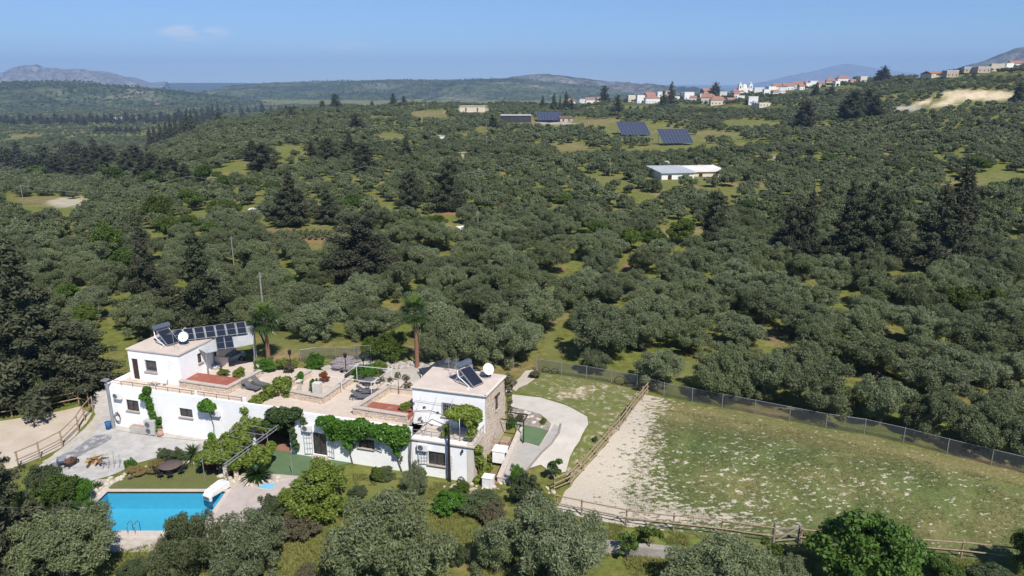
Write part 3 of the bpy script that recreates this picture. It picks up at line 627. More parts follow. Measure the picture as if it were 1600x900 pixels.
def stone_mat():
    m, nt, b = newmat('rubble_stone'); tc = node(nt, 'ShaderNodeTexCoord'); mp = node(nt, 'ShaderNodeMapping'); mp.inputs['Scale'].default_value = (1, 1, 1.6)
    nt.links.new(tc.outputs['Object'], mp.inputs[0]); v = node(nt, 'ShaderNodeTexVoronoi'); v.inputs['Scale'].default_value = 4.6
    v2 = node(nt, 'ShaderNodeTexVoronoi', feature='DISTANCE_TO_EDGE'); v2.inputs['Scale'].default_value = 4.6
    nz = noise(nt, 3, 4); mxv = node(nt, 'ShaderNodeMix', data_type='VECTOR'); mxv.inputs[0].default_value = .12
    nt.links.new(mp.outputs[0], mxv.inputs[4]); nt.links.new(nz.outputs['Color'], mxv.inputs[5])
    nt.links.new(mxv.outputs[1], v.inputs['Vector']); nt.links.new(mxv.outputs[1], v2.inputs['Vector'])
    sx = node(nt, 'ShaderNodeSeparateColor'); nt.links.new(v.outputs['Color'], sx.inputs[0])
    r = ramp(nt, sx.outputs[0], [(.0, (.42,.30,.21)), (.3, (.56,.45,.34)), (.6, (.50,.41,.33)), (.85, (.64,.54,.43)), (1, (.38,.29,.23))])
    e = ramp(nt, v2.outputs['Distance'], [(.0, (1,1,1)), (.07, (0,0,0))])
    nt.links.new(mixc(nt, e.outputs[0], r.outputs[0], (.58,.50,.41)), b.inputs['Base Color']); b.inputs['Roughness'].default_value = .92
    bump(nt, b, v2.outputs['Distance'], .8, .12); return m
STONEW = stone_mat()
def P(*pp): return [at(x, y) for x, y in pp]
def LP(s, t, z=0.0): x, y = wld(s, t); return Vector((x, y, z))
GRAV = M('white_gravel', (.46,.445,.42), (.35,.335,.315), 1.1, .95, .5, dist=.05, stain=((.30,.28,.26), .6, .58, .74))
sheet('gravel_yard', P((52,738),(78,716),(104,694),(134,668),(150,652),(172,648),(176,668),(250,682),(345,690),(338,703),(300,706),(250,714),(218,724),(170,744),(140,752),(92,750)), GRAV, cell=.8, lift=.03, jag=.12)
sheet('asphalt_patch', P((70,733),(100,712),(126,694),(150,680),(176,681),(164,692),(140,705),(112,718),(92,732)), M('old_asphalt', (.15,.15,.16), (.24,.235,.24), 1.6, .95, .4, stain=((.42,.40,.38), 1.3, .5, .62)), cell=.6, lift=.06, jag=.25)
sheet('concrete_apron', P((176,664),(250,676),(352,687),(352,693),(250,684),(182,673)), CONC, cell=.6, lift=.065)
sheet('entrance_drive', P((140,628),(150,612),(182,600),(176,650),(150,652),(146,640)), CONC, cell=.7, lift=.05, jag=.05)
sheet('riding_ring_sand', P((-90,668),(20,656),(72,647),(124,636),(143,646),(133,662),(123,676),(98,699),(62,716),(20,732),(-90,750)), M('ring_sand', (.50,.43,.35), (.42,.35,.27), .5, .95, .4, stain=((.42,.29,.17), .22, .56, .66)), cell=.9, lift=.035, jag=.1)
sheet('verge_path', P((64,722),(100,702),(128,682),(140,660),(152,646),(160,648),(152,662),(146,678),(120,692),(96,710),(72,728)), M('pale_dust', (.48,.44,.37), (.38,.34,.27), .9, .95, .3, stain=((.10,.13,.03), .5, .56, .62)), cell=.6, lift=.045, jag=.15)
TURF1 = M('olive_artificial_turf', (.125,.135,.042), (.105,.115,.036), 1.2, .95, .3, detail=9)
TURF2 = M('green_artificial_turf', (.10,.155,.075), (.085,.135,.065), 1.2, .95, .3, detail=9)
sheet('pool_turf', P((156,775),(176,757),(200,744),(232,732),(270,726),(318,722),(348,718),(366,728),(360,742),(352,752),(360,768),(178,766)), TURF1, cell=.8, lift=.035)
sheet('entrance_turf', P((385,700),(420,690),(450,696),(470,706),(513,714),(560,722),(520,730),(470,744),(415,744),(390,730)), TURF2, cell=.8, lift=.04)
sheet('side_turf', P((804,664),(830,668),(857,675),(842,698),(809,689)), TURF2, cell=.8, lift=.12)
PATHM = M('pale_concrete_path', (.52,.48,.425), (.45,.41,.36), .7, .9, .2, stain=((.42,.38,.34), .8, .55, .7))
sheet('path', P((796,700),(809,689),(842,698),(857,675),(861,663),(845,648),(815,640),(798,636),(800,617),(845,622),(885,634),(917,652),(919,664),(905,690),(890,714),(884,738),(866,742),(845,727),(826,733),(808,748),(788,758),(782,742),(790,722)), PATHM, cell=.8, lift=.06, jag=.05)
sheet('rockery_bed', P((798,640),(815,641),(845,649),(860,663),(857,675),(830,668),(804,664),(800,652)), M('rockery_rubble', (.40,.35,.30), (.26,.22,.18), 2.5, .95, .9, dist=.2), cell=.6, lift=.13)
sheet('path_inner_slab', P((796,702),(812,690),(842,699),(858,676),(866,664),(874,668),(870,682),(856,697),(843,710),(828,728),(808,746),(790,754),(784,742),(790,722)), M('grey_slab', (.36,.34,.315), (.30,.28,.26), .8, .9, .2, stain=((.24,.22,.2), .9, .55, .7)), cell=.7, lift=.085)
_kb = P((876,664),(873,678),(862,694),(846,709),(830,728),(818,742)); _k = MB().tube([q+Vector((0, 0, .09)) for q in _kb], .09, 6).build('path_kerb', M('old_kerb', (.26,.235,.21), (.18,.16,.145), 6, .95, .6)); _k['kind'] = 'structure'
sheet('sand_track', P((796,606),(806,595),(822,580),(842,577),(838,590),(820,602),(806,612)), M('track_sand', (.48,.42,.35), (.40,.35,.28), 1, .95, .3), cell=.7, lift=.05, jag=.15)
sheet('driveway', P((536,566),(640,566),(700,574),(760,580),(780,592),(800,612),(760,650),(640,650),(560,610),(520,590),(500,575)), M('driveway_dust', (.43,.395,.35), (.36,.33,.29), .5, .95, .3, stain=((.55,.50,.44), .3, .5, .7)), cell=1.0, lift=.05, jag=.2)
sheet('car_park', P((290,566),(400,566),(420,575),(330,590)), M('driveway_dust', (.4,.4,.4)), cell=1.2, lift=.05)
# paddock: turf worn to pale sand, most along its left and lower sides
def paddock():
    o = sheet('paddock', P((1008,617),(1040,623),(1128,640),(1233,660),(1350,680),(1479,712),(1600,741),(1720,772),(1720,905),(1600,884),(1400,862),(1208,851),(1052,832),(978,824),(868,799),(884,768),(905,742),(945,698)), None, cell=.7, lift=.03, jag=.08)
    me = o.data; n = len(me.vertices); co = np.empty(n*3, np.float32); me.vertices.foreach_get('co', co); co = co.reshape(-1, 3)
    px, py = proj(co[:, 0], co[:, 1], co[:, 2])
    a, b_ = np.array([985, 617.]), np.array([868, 790.]); dv = (b_-a)/np.linalg.norm(b_-a); off = (px-a[0])*(-dv[1])*-1+(py-a[1])*dv[0]*-1
    off = np.abs((px-a[0])*dv[1]-(py-a[1])*dv[0]); along = np.clip(((px-a[0])*dv[0]+(py-a[1])*dv[1])/208, 0, 1)
    w = 1-np.clip((off-6-30*along)/(75+210*along), 0, 1)
    low = np.clip(1-np.abs(py-(800+(px-870)*.088)+12)/30, 0, 1)*np.clip((1330-px)/250, 0, 1)
    spot = .07+.12*np.exp(-((px-1150)/130)**2-((py-735)/45)**2)+.10*np.exp(-((px-1390)/90)**2-((py-745)/28)**2)+.10*np.exp(-((px-1190)/60)**2-((py-690)/20)**2)+.14*np.exp(-((px-1250)/160)**2-((py-775)/22)**2)
    w = np.clip(np.maximum(np.maximum(w, low*.85), spot), 0, 1); far = np.clip(1-np.abs(py-(640+(px-1040)*.19))/22, 0, 1)
    at_ = me.attributes.new('worn', 'FLOAT_COLOR', 'POINT'); at_.data.foreach_set('color', np.stack([w, far, w*0, w*0+1], 1).astype(np.float32).ravel())
    m, nt, b = newmat('paddock_turf'); b.inputs['Roughness'].default_value = .95; b.inputs['Specular IOR Level'].default_value = .1
    ac = node(nt, 'ShaderNodeAttribute', attribute_name='worn'); sp_ = node(nt, 'ShaderNodeSeparateColor'); nt.links.new(ac.outputs['Color'], sp_.inputs[0])
    tc = node(nt, 'ShaderNodeTexCoord'); mp = node(nt, 'ShaderNodeMapping'); mp.inputs['Scale'].default_value = (.7, 1.2, 1); mp.inputs['Rotation'].default_value = (0, 0, -.25); nt.links.new(tc.outputs['Object'], mp.inputs[0])
    na = node(nt, 'ShaderNodeTexNoise'); na.inputs['Scale'].default_value = 2.6; na.inputs['Detail'].default_value = 9; na.inputs['Roughness'].default_value = .68; nt.links.new(mp.outputs[0], na.inputs['Vector'])
    nb = noise(nt, .22, 5); nc = noise(nt, 5, 6, .7)
    g1 = ramp(nt, nb.outputs[0], [(.32, (.085,.112,.038)), (.5, (.11,.13,.045)), (.66, (.165,.155,.065))])
    g2 = mixc(nt, sp_.outputs[1], g1.outputs[0], (.19,.165,.07)); gr = ramp(nt, nc.outputs[0], [(.3, (.6,.6,.6)), (.7, (1.35,1.35,1.3))]); g3 = mixc(nt, 1., g2, gr.outputs[0], 'MULTIPLY')
    sr = ramp(nt, nc.outputs[0], [(.3, (.47,.41,.335)), (.7, (.53,.465,.385))])
    ad = node(nt, 'ShaderNodeMath', operation='MULTIPLY_ADD'); ad.inputs[1].default_value = .78; mrn = node(nt, 'ShaderNodeMapRange'); mrn.inputs[1].default_value = .33; mrn.inputs[2].default_value = .67; nt.links.new(na.outputs[0], mrn.inputs[0]); nt.links.new(sp_.outputs[0], ad.inputs[0]); nt.links.new(mrn.outputs[0], ad.inputs[2])
    wr = ramp(nt, ad.outputs[0], [(.83, (0,0,0)), (.96, (.92,.92,.92))])
    nt.links.new(mixc(nt, wr.outputs[0], g3, sr.outputs[0]), b.inputs['Base Color']); bump(nt, b, nc.outputs[0], .7, .08); me.materials.clear(); me.materials.append(m); return o
paddock()
LAWN = M('rough_lawn', (.125,.145,.032), (.17,.165,.05), .9, .95, .7, dist=.1, detail=9, stain=((.40,.34,.25), 1.1, .60, .70)); MEAD = M('meadow_turf', (.11,.135,.032), (.165,.16,.055), .8, .95, .7, dist=.1, detail=9, stain=((.42,.36,.27), 1.6, .53, .66))
sheet('upper_meadow', P((800,612),(822,604),(842,584),(900,592),(960,602),(1005,611),(985,645),(955,685),(925,722),(890,760),(885,738),(892,714),(908,690),(921,664),(919,650),(885,632),(845,620)), MEAD, cell=1, lift=.02, jag=.1)
sheet('worn_patch', P((868,615),(890,606),(925,604),(945,610),(915,618),(880,624)), M('worn_turf', (.45,.39,.29), (.20,.17,.075), 1.3, .95, .4, lo=.42, hi=.55), cell=.7, lift=.035, jag=.5)
sheet('front_lawn', P((552,738),(600,738),(740,758),(800,766),(864,772),(862,796),(800,800),(700,800),(560,775)), LAWN, cell=1, lift=.02, jag=.2)
sheet('lower_verge', P((905,812),(978,828),(1052,838),(1210,856),(1240,868),(1090,862),(930,842)), M('green_verge', (.12,.165,.03), (.17,.18,.05), 1.2, .95, .7, dist=.1), cell=.8, lift=.025, jag=.2)

# ------------------------------------------------------------------ the villa
villa = empty('villa', (HX, HY, 0), TH, 'long white flat-roofed villa with two raised towers and stone parapets', 'house')
def panel(mb, p, d, L, z0, z1, holes=(), rev=.2, inward=None):
    """wall face from p along d with openings (a0,a1,z0,z1) and their reveals"""
    p, d = Vector((p[0], p[1], 0)), Vector((d[0], d[1], 0)).normalized(); inn = Vector((inward[0], inward[1], 0)).normalized()
    A = sorted({0., L, *[h[0] for h in holes], *[h[1] for h in holes]}); Z = sorted({z0, z1, *[h[2] for h in holes], *[h[3] for h in holes]})
    def q(a, z, k=0.): v = p+d*a+inn*k; return (v.x, v.y, z)
    for i in range(len(A)-1):
        for j in range(len(Z)-1):
            ca, cz = (A[i]+A[i+1])/2, (Z[j]+Z[j+1])/2
            if any(h[0] < ca < h[1] and h[2] < cz < h[3] for h in holes): continue
            mb.add([q(A[i], Z[j]), q(A[i+1], Z[j]), q(A[i+1], Z[j+1]), q(A[i], Z[j+1])], [(0, 1, 2, 3)])
    for a0, a1, b0, b1 in holes:
        for (u0, w0), (u1, w1) in (((a0, b0), (a1, b0)), ((a1, b0), (a1, b1)), ((a1, b1), (a0, b1)), ((a0, b1), (a0, b0))):
            mb.add([q(u0, w0), q(u1, w1), q(u1, w1, rev), q(u0, w0, rev)], [(0, 1, 2, 3)])
    return mb
def window(p, d, inn, a0, a1, z0, z1, frame=BROWN, mull=1, label=None, sill=True, pane=GLASS, name='window'):
    """frame, mullion and panes set back in an opening; sill below"""
    p = Vector((p[0], p[1], 0)); d = Vector((d[0], d[1], 0)).normalized(); inn = Vector((inn[0], inn[1], 0)).normalized()
    def q(a, z, k): v = p+d*a+inn*k; return Vector((v.x, v.y, z))
    f = MB(); w = .07; k = .12
    for (ua, uz), (va, vz) in (((a0, z0+w/2), (a1, z0+w/2)), ((a0, z1-w/2), (a1, z1-w/2)), ((a0+w/2, z0+w), (a0+w/2, z1-w)), ((a1-w/2, z0+w), (a1-w/2, z1-w))): f.bar(q(ua, uz, k), q(va, vz, k), w, .07)
    for m_ in range(mull):
        a = a0+(a1-a0)*(m_+1)/(mull+1); f.bar(q(a, z0+w, k+.003), q(a, z1-w, k+.003), .06, .06)
    o = f.build(name, frame, villa)
    if label: o['label'] = label
    n = mull+1
    for m_ in range(n):
        b0, b1 = a0+w+(a1-a0-2*w)*m_/n+.03, a0+w+(a1-a0-2*w)*(m_+1)/n-.03
        MB().bar(q((b0+b1)/2, z0+w, k+.02), q((b0+b1)/2, z1-w, k+.02), b1-b0, .02, (inn.x, inn.y, 0)).build('pane', pane, o)
    if sill: MB().bar(q(a0-.08, z0-.035, -.04), q(a1+.08, z0-.035, -.04), .22, .07).build('sill', COPE, o)
    return o
X_, Y_ = (1, 0), (0, 1)
# lower front, left half, with the covered passage at its end
W1, W2 = (2.1, 3.45, 1.8, 2.82), (7.8, 9.15, 1.95, 2.75)
mb = MB(); panel(mb, (0, 0), X_, 18.8, -.6, 4.0, [W1, W2, (15.2, 18.7, -.3, 2.75)], .25, Y_)
panel(mb, (0, 0), Y_, 9.0, -.6, 4.0, [], .2, X_); mb.box((.0, .002, 3.985), (18.8, .22, 4.04)); mb.box((0.002, .22, 3.6), (.22, 9, 4.02))
mb.build('wall', WHITE, villa)
for w_ in (W1, W2): window((0, 0), X_, Y_, *w_)
pas = MB(); pas.box((15.19, .26, -.3), (15.1, 5, 2.9)); pas.box((18.71, .26, -.3), (18.8, 5, 2.9)); pas.box((15.1, 5.0, -.3), (18.8, 5.1, 2.9)); pas.box((15.1, .26, 2.76), (18.8, 5, 2.9)); pas.build('passage_wall', M('passage_plaster', (.45,.38,.33), (.38,.32,.28), 2), villa)
box('passage_floor', (15.19, .02, -.1), (18.71, 5, .09), M('terracotta_paving', (.28,.15,.10), (.22,.12,.085), 4), villa)
dd = MB().box((17.2, 4.9, .1), (18.2, 4.98, 2.2)).build('door', M('red_wood_door', (.22,.05,.03), (.17,.04,.025), 5), villa); MB().box((17.3, 4.86, 1.1), (17.36, 4.9, 1.3)).build('handle', DARKM, dd)
# lower front, middle
D1, W3 = (2.12, 3.42, .32, 2.32), (6.35, 7.75, 1.6, 2.4)
mb = MB(); panel(mb, (18.8, -.06), X_, 11.1, -.6, 3.9, [D1, W3], .25, Y_); mb.box((18.8, -.058, 3.9), (29.9, .2, 3.93)); mb.box((18.8, -.06, -.6), (18.84, .0, 3.9)); mb.build('wall', WHITE, villa)
window((18.8, -.06), X_, Y_, *D1, mull=1, sill=False, name='glazed_door', label='brown glazed double door')
window((18.8, -.06), X_, Y_, *W3)
box('door_step', (20.85, -.35, -.1), (22.3, -.06, .3), COPE, villa, .02)
def shutter(x0, x1, z0, z1, ang, hinge_left, t=-.10):
    """white framed grille shutter standing open on its hinge"""
    w = x1-x0; o = empty('shutter', (x0 if hinge_left else x1, t, 0), ang); o.parent = villa; s = 1 if hinge_left else -1
    f = MB()
    for a in (0, w): f.bar((s*a, 0, z0), (s*a, 0, z1), .05, .04)
    for z in (z0, z1): f.bar((0, 0, z), (s*w, 0, z), .04, .05)
    f.build('frame', M('shutter_paint', (.55,.56,.57), (.48,.49,.5), 6, .5), o); g = MB()
    for k in range(1, 4): g.bar((0, .002, z0+(z1-z0)*k/4), (s*w, .002, z0+(z1-z0)*k/4), .02, .02)
    for k in range(1, 3): g.bar((s*w*k/3, .004, z0), (s*w*k/3, .004, z1), .02, .02)
    g.build('grille', M('grille_grey', (.30,.31,.32), (.25,.26,.27), 6, .5), o); return o
shutter(20.2, 20.88, .35, 2.3, math.radians(8), False); shutter(22.25, 22.93, .35, 2.3, math.radians(-8), True)
shutter(24.45, 25.1, 1.6, 2.4, math.radians(8), False); shutter(26.6, 27.3, 1.6, 2.4, math.radians(-10), True)
# lower front, right, under the balcony
W4 = (1.37, 2.8, 1.1, 2.22)
mb = MB(); panel(mb, (29.9, -.14), X_, 4.62, -.6, 3.32, [W4], .25, Y_); mb.box((29.9, -.139, 3.32), (34.52, .1, 3.35)); mb.box((29.86, -.14, 3.0), (29.9, .1, 3.9)); mb.build('wall', WHITE, villa)
window((29.9, -.14), X_, Y_, *W4); shutter(30.5, 31.2, 1.1, 2.2, math.radians(6), False, -.2); shutter(32.76, 33.45, 1.05, 2.2, math.radians(-24), True, -.2)
box('corner_pillar', (34.52, -.17, -.6), (35.0, .2, 3.30), M('pale_render', (.62,.58,.52), (.55,.51,.46), 2), villa)
box('balcony_slab', (29.9, -.30, 3.05), (35.15, 2.4, 3.14), COPE, villa, .01)
# stone side wall of the right tower
sdir = Vector((.07, 1.0, 0)).normalized(); SI = (-1, .07)
mb = MB(); panel(mb, (35.0, .21), sdir, 6.85, -.8, 3.05, [(4.0, 4.28, .95, 1.95)], .25, SI)
p2 = Vector((35.0, .21, 0))+sdir*2.25; panel(mb, p2, sdir, 4.60, 3.05, 6.18, [(2.2, 2.95, 4.0, 5.15)], .2, SI); mb.build('stone_wall', STONEW, villa)
window((p2.x, p2.y), sdir, SI, 2.2, 2.95, 4.0, 5.15, mull=0); window((35.0, .21), sdir, SI, 4.0, 4.28, .95, 1.95, mull=0, sill=False)
MB().bar(p2+sdir*2.05+Vector((.02, 0, 5.24)), p2+sdir*3.1+Vector((.02, 0, 5.24)), .12, .14).build('lintel', BROWN, villa)
# right tower, upper storey
W5, D2 = (2.55, 3.7, 4.1, 5.25), (3.95, 4.65, 3.16, 5.2)
mb = MB(); panel(mb, (28.95, 2.42), X_, 6.22, 3.0, 6.18, [W5, D2], .2, Y_); panel(mb, (28.95, 2.42), Y_, 4.5, 3.0, 6.18, [], .2, X_); panel(mb, (28.95, 6.92), X_, 6.5, -.6, 6.18, [], .2, (0, -1)); mb.build('wall', WHITE, villa)
window((28.95, 2.42), X_, Y_, *W5, frame=GREYM); window((28.95, 2.42), X_, Y_, *D2, frame=WMET, mull=0, sill=False, name='balcony_door')
g = MB()
for k in range(7): a = 28.95+2.55+1.15*k/6; g.bar((a, 2.38, 4.1), (a, 2.38, 5.25), .018)
for k in range(4): z = 4.15+k*.35; g.bar((31.48, 2.374, z), (32.67, 2.374, z), .018)
for k in range(6): a = 32.92+.66*k/5; g.bar((a, 2.36, 3.2), (a, 2.36, 5.15), .02)
for k in range(5): g.bar((32.9, 2.354, 3.25+k*.45), (33.6, 2.354, 3.25+k*.45), .02)
g.build('window_grille', GREYM, villa)
rf = MB().prism([(28.87, 2.34), (35.28, 2.34), (35.62, 7.0), (28.87, 7.0)], 6.18, 6.27).build('roof', ROOFM, villa)
r2 = MB()
for a, b_ in (((28.87, 2.36), (35.28, 2.36)), ((35.24, 2.3), (35.60, 7.02))): r2.bar(Vector((*a, 6.30)), Vector((*b_, 6.30)), .2, .09)
r2.build('roof_edge', M('pale_edge', (.66,.60,.53), (.58,.52,.46), 3), villa)
box('chimney', (31.6, 6.2, 6.27), (32.1, 6.6, 6.75), ROOFM, villa, .02); box('vent_block', (33.0, 6.3, 6.27), (34.2, 6.6, 6.5), ROOFM, villa, .02)
# left tower
D3, W6 = (.28, .98, 3.72, 5.75), (1.75, 3.05, 4.7, 5.78)
mb = MB(); panel(mb, (.75, 2.3), X_, 5.6, 3.6, 6.58, [D3, W6], .2, Y_); panel(mb, (6.35, 2.3), Y_, 4.4, 3.0, 6.58, [(2.35, 2.9, 4.95, 5.85)], .2, (-1, 0)); panel(mb, (.75, 2.3), Y_, 4.6, 3.0, 6.58, [], .2, X_); panel(mb, (.75, 6.9), X_, 5.6, 3, 6.58, [], .2, (0, -1)); mb.build('wall', WHITE, villa)
od = MB().box((1.05, 2.38, 3.73), (1.71, 2.44, 5.73)).build('door', BROWN, villa); MB().box((1.62, 2.34, 4.7), (1.67, 2.38, 4.85)).build('handle', GREYM, od)
window((.75, 2.3), X_, Y_, *W6, frame=GREYM, mull=0); window((6.35, 2.3), Y_, (-1, 0), 2.35, 2.9, 4.95, 5.85, mull=0)
MB().prism([(.66, 2.2), (6.46, 2.2), (6.46, 6.75), (.66, 6.95)], 6.58, 6.70).build('roof', ROOFM, villa)
mb = MB(); panel(mb, (6.36, 6.9), X_, 1.5, 3, 4.75, [], .2, Y_); panel(mb, (5.2, 6.95), X_, 1.6, 3.0, 6.75, [(.95, 1.35, 4.6, 6.2)], .2, Y_); panel(mb, (6.8, 6.95), Y_, 2.6, 3, 6.75, [], .2, (-1, 0)); mb.box((6.36, 6.9, 4.75), (7.86, 7.1, 4.82))
mb.build('stair_wall', M('pink_render', (.62,.53,.46), (.55,.47,.41), 2), villa); window((5.2, 6.95), X_, Y_, .95, 1.35, 4.6, 6.2, mull=0, frame=GREYM, sill=False)
box('stair_roof', (5.1, 6.85, 6.75), (6.95, 9.6, 6.86), ROOFM, villa)
# terrace slab, stone parapets with copings, red floors, low rail
box('terrace', (.02, .02, 3.2), (28.95, 9.0, 3.70), TILE, villa)
def parapet(pts, z0, z1, th=.30, mat=STONEW):
    for i in range(len(pts)-1):
        a, b_ = Vector((*pts[i], 0)), Vector((*pts[i+1], 0)); d = (b_-a).normalized(); e0 = d*(.15 if i else 0)
        m1 = MB().bar(a+e0+Vector((0, 0, (z0+z1)/2)), b_+d*(.15 if i < len(pts)-2 else 0)+Vector((0, 0, (z0+z1)/2)), th, z1-z0); m1.build('stone_parapet', mat, villa)
        MB().bar(a+d*(.22 if i else -.05)+Vector((0, 0, z1+.035)), b_+d*(.22 if i < len(pts)-2 else .05)+Vector((0, 0, z1+.035)), th+.14, .07).build('coping', COPE, villa)
parapet([(6.42, 2.05), (11.45, 1.95), (11.9, 6.1)], 3.70, 4.30)
parapet([(16.4, 7.4), (15.7, 3.0), (20.55, 2.5), (20.8, 7.2)], 3.70, 4.32); parapet([(25.0, 6.2), (24.25, 1.35), (28.95, 1.15)], 3.70, 4.34); parapet([(25.2, 6.2), (28.9, 6.4)], 3.70, 4.2, .2, TILE)
box('red_floor', (6.37, 2.25, 3.71), (11.2, 4.4, 4.12), REDT, villa); box('red_floor', (24.9, 1.55, 3.71), (28.9, 3.2, 4.12), REDT, villa)
rl = MB()
for k in range(12): rl.bar((.5+k*1.25, .12, 4.04), (.5+k*1.25, .12, 4.46), .035)
rl.bar((.3, .12, 4.47), (14.4, .12, 4.47), .04); rl.bar((.3, .12, 4.25), (14.4, .12, 4.25), .02); rl.build('terrace_railing', RUST, villa)
box('railing_post', (9.6, .06, 4.04), (9.8, .2, 4.5), WHITE, villa); box('railing_post', (14.4, .06, 4.04), (14.65, .2, 4.5), WHITE, villa)
rl = MB()
for k in range(7): rl.bar((30.0+k*.78, -.06, 3.35), (30.0+k*.78, -.06, 3.85), .03)
rl.bar((29.95, -.06, 3.86), (34.8, -.06, 3.86), .035); rl.bar((29.95, -.06, 3.6), (34.8, -.06, 3.6), .02); rl.bar((34.95, 0, 3.8), (35.1, 2.4, 3.8), .03)
for k in range(4): rl.bar((34.97+k*.04, .2+k*.7, 3.14), (34.97+k*.04, .2+k*.7, 3.8), .025)
rl.build('balcony_railing', GREYM, villa)
box('balcony_curb', (34.8, -.05, 3.141), (35.1, 2.3, 3.36), COPE, villa, .01)
# vine trellis of thin rods against the right tower
tr = MB()
for a in (29.6, 30.9, 32.3): tr.tube([(a, -.1, 3.4), (a+.3, 2.3, 5.9)], .014, 5)
tr.tube([(29.2, 2.3, 5.2), (33.0, 2.25, 5.2)], .012, 5); tr.tube([(29.2, 1.3, 4.75), (33.6, 1.3, 4.75)], .012, 5); tr.tube([(31.0, .2, 3.3), (31.0, .3, 5.0)], .016, 5); tr.tube([(33.9, 0, 3.2), (33.9, 0, 5.2), (33.9, 2.3, 5.5)], .03, 6); tr.build('trellis', GREYM, villa)
# garden gatepost arch on the terrace
ar = MB(); ar.box((16.6, 3.3, 3.7), (16.85, 3.65, 4.75)); ar.box((17.6, 3.3, 3.7), (17.85, 3.65, 5.0)); ar.box((17.5, 3.2, 5.0), (17.95, 3.75, 5.08)); ar.build('terrace_pillar', M('cream_render', (.60,.53,.43), (.52,.46,.38), 2), villa)
pp_ = MB(); pp_.box((18.9, 3.6, 3.7), (19.6, 4.1, 4.9)); pp_.build('terrace_planter', M('pale_render', (.6, .6, .6)), villa)
# ------------------------------------------------------------------ things on the villa's roofs and walls
def vthing(name, s, t, z, rz, label, cat, group=None):
    x, y = wld(s, t); return empty(name, (x, y, z), TH+rz, label, cat, group)
def water_heater(s, t, z, rz, label):
    o = vthing('solar_water_heater', s, t, z, rz, label, 'water heater', 'solar water heaters on the roofs')
    f = MB()
    for x in (-.55, .55):
        f.bar((x, -.95, .03), (x, .75, .03), .04); f.bar((x, -.95, .05), (x, .62, 1.12), .04); f.bar((x, .70, .05), (x, .70, 1.25), .04)
    f.bar((-.55, .70, .6), (.55, .70, .6), .035); f.bar((-.6, .8, 1.2), (.6, .8, 1.2), .04); f.build('frame', GREYM, o)
    mt = Matrix.Translation((0, -.15, .62)) @ Matrix.Rotation(math.atan2(1.07, 1.57), 4, 'X')
    MB().box((-.6, -.95, 0), (.6, .95, .08), mt).build('collector_frame', GREYM, o); MB().box((-.55, -.90, .081), (.55, .90, .088), mt).build('collector_glass', PANEL, o)
    tk = MB(); tk.tube([(-.78, .82, 1.47), (.78, .82, 1.47)], .27, 18); tk.tube([(-.83, .82, 1.47), (-.78, .82, 1.47)], [.12, .26], 18); tk.tube([(.78, .82, 1.47), (.83, .82, 1.47)], [.26, .12], 18); tk.build('tank', M('tank_steel', (.36,.38,.42), (.26,.28,.32), 3, .25, 0, .8), o)
    pi = MB(); pi.tube([(-.7, .82, 1.3), (-.85, .5, .7), (-.7, -.6, .1), (-1.2, -.9, .05)], .05, 6); pi.tube([(.7, .82, 1.25), (.75, .3, .6)], .025, 6); pi.build('pipe', WMET, o); return o
water_heater(3.35, 4.5, 6.70, math.radians(72), 'solar water heater with steel tank on the left tower roof')
water_heater(33.2, 4.5, 6.27, math.radians(64), 'solar water heater with steel tank on the right tower roof')
def dish(s, t, z, R, az, el, label, mast=.55, mat=WMET):
    o = vthing('satellite_dish', s, t, z, az, label, 'satellite dish', 'satellite dishes on the roofs')
    MB().tube([(0, 0, 0), (0, 0, mast)], .035, 8).tube([(-.0, .25, .02), (0, 0, mast*.8)], .02, 6).build('mast', DARKM, o); MB().box((-.3, -.3, 0), (.3, .3, .06)).build('base', CONC, o)
    mt = Matrix.Translation((0, -.06, mast+R*.55)) @ Matrix.Rotation(math.pi/2-el, 4, 'X')
    pf = [(R*k/8, .28*R*(k/8)**2) for k in range(9)]; bw = MB(); bw.lathe([(max(r, .005), h) for r, h in pf]+[(R*1.01, .28*R+.01)]+[(max(r, .005), h-.03) for r, h in reversed(pf)], 28, mt); bw.build('bowl', mat, o)
    q = mt @ Vector((0, -R, .28*R)); e = mt @ Vector((0, 0, R*.95)); MB().bar(q, e, .03).build('arm', GREYM, o); MB().tube([e, e+(mt @ Vector((0, 0, 0))-e).normalized()*.14], .05, 8).build('feed_horn', WMET, o)
    b_ = mt @ Vector((0, 0, -.02)); MB().bar(b_, Vector((0, 0, mast)), .07).build('bracket', DARKM, o); return o
dish(5.25, 4.55, 6.70, .47, math.radians(14), math.radians(28), 'large white satellite dish on the left tower roof'); dish(4.05, 6.2, 6.70, .36, math.radians(-30), math.radians(25), 'small satellite dish behind the large one on the left tower', .5, M('aged_white', (.6,.58,.55), (.5,.48,.45), 5))
dish(34.2, 6.0, 6.27, .50, math.radians(52), math.radians(30), 'large white satellite dish at the back of the right tower roof', .5); dish(32.75, 5.75, 6.27, .34, math.radians(-5), math.radians(25), 'small grey satellite dish behind the right water heater', .75, M('grey_dish', (.3,.33,.38), (.25,.28,.32), 5))
def antenna(s, t, z, H, label):
    o = vthing('antenna', s, t, z, .3, label, 'antenna', 'roof antennas'); m_ = MB().tube([(0, 0, 0), (0, 0, H)], .025, 6).build('mast', GREYM, o)
    b_ = MB(); b_.bar((-.05, -.55, H*.93), (-.05, .55, H*.93), .025)
    for k in range(7): b_.bar((-.35+.02*k, -.5+k*.17, H*.93), (.3-.02*k, -.5+k*.17, H*.93), .014)
    b_.build('boom', GREYM, o); g_ = MB(); g_.tube([(0, 0, H*.55), (.6, -.4, 0)], .008, 4); g_.tube([(0, 0, H*.55), (-.4, .5, 0)], .008, 4); g_.build('guy_wire', DARKM, o); return o
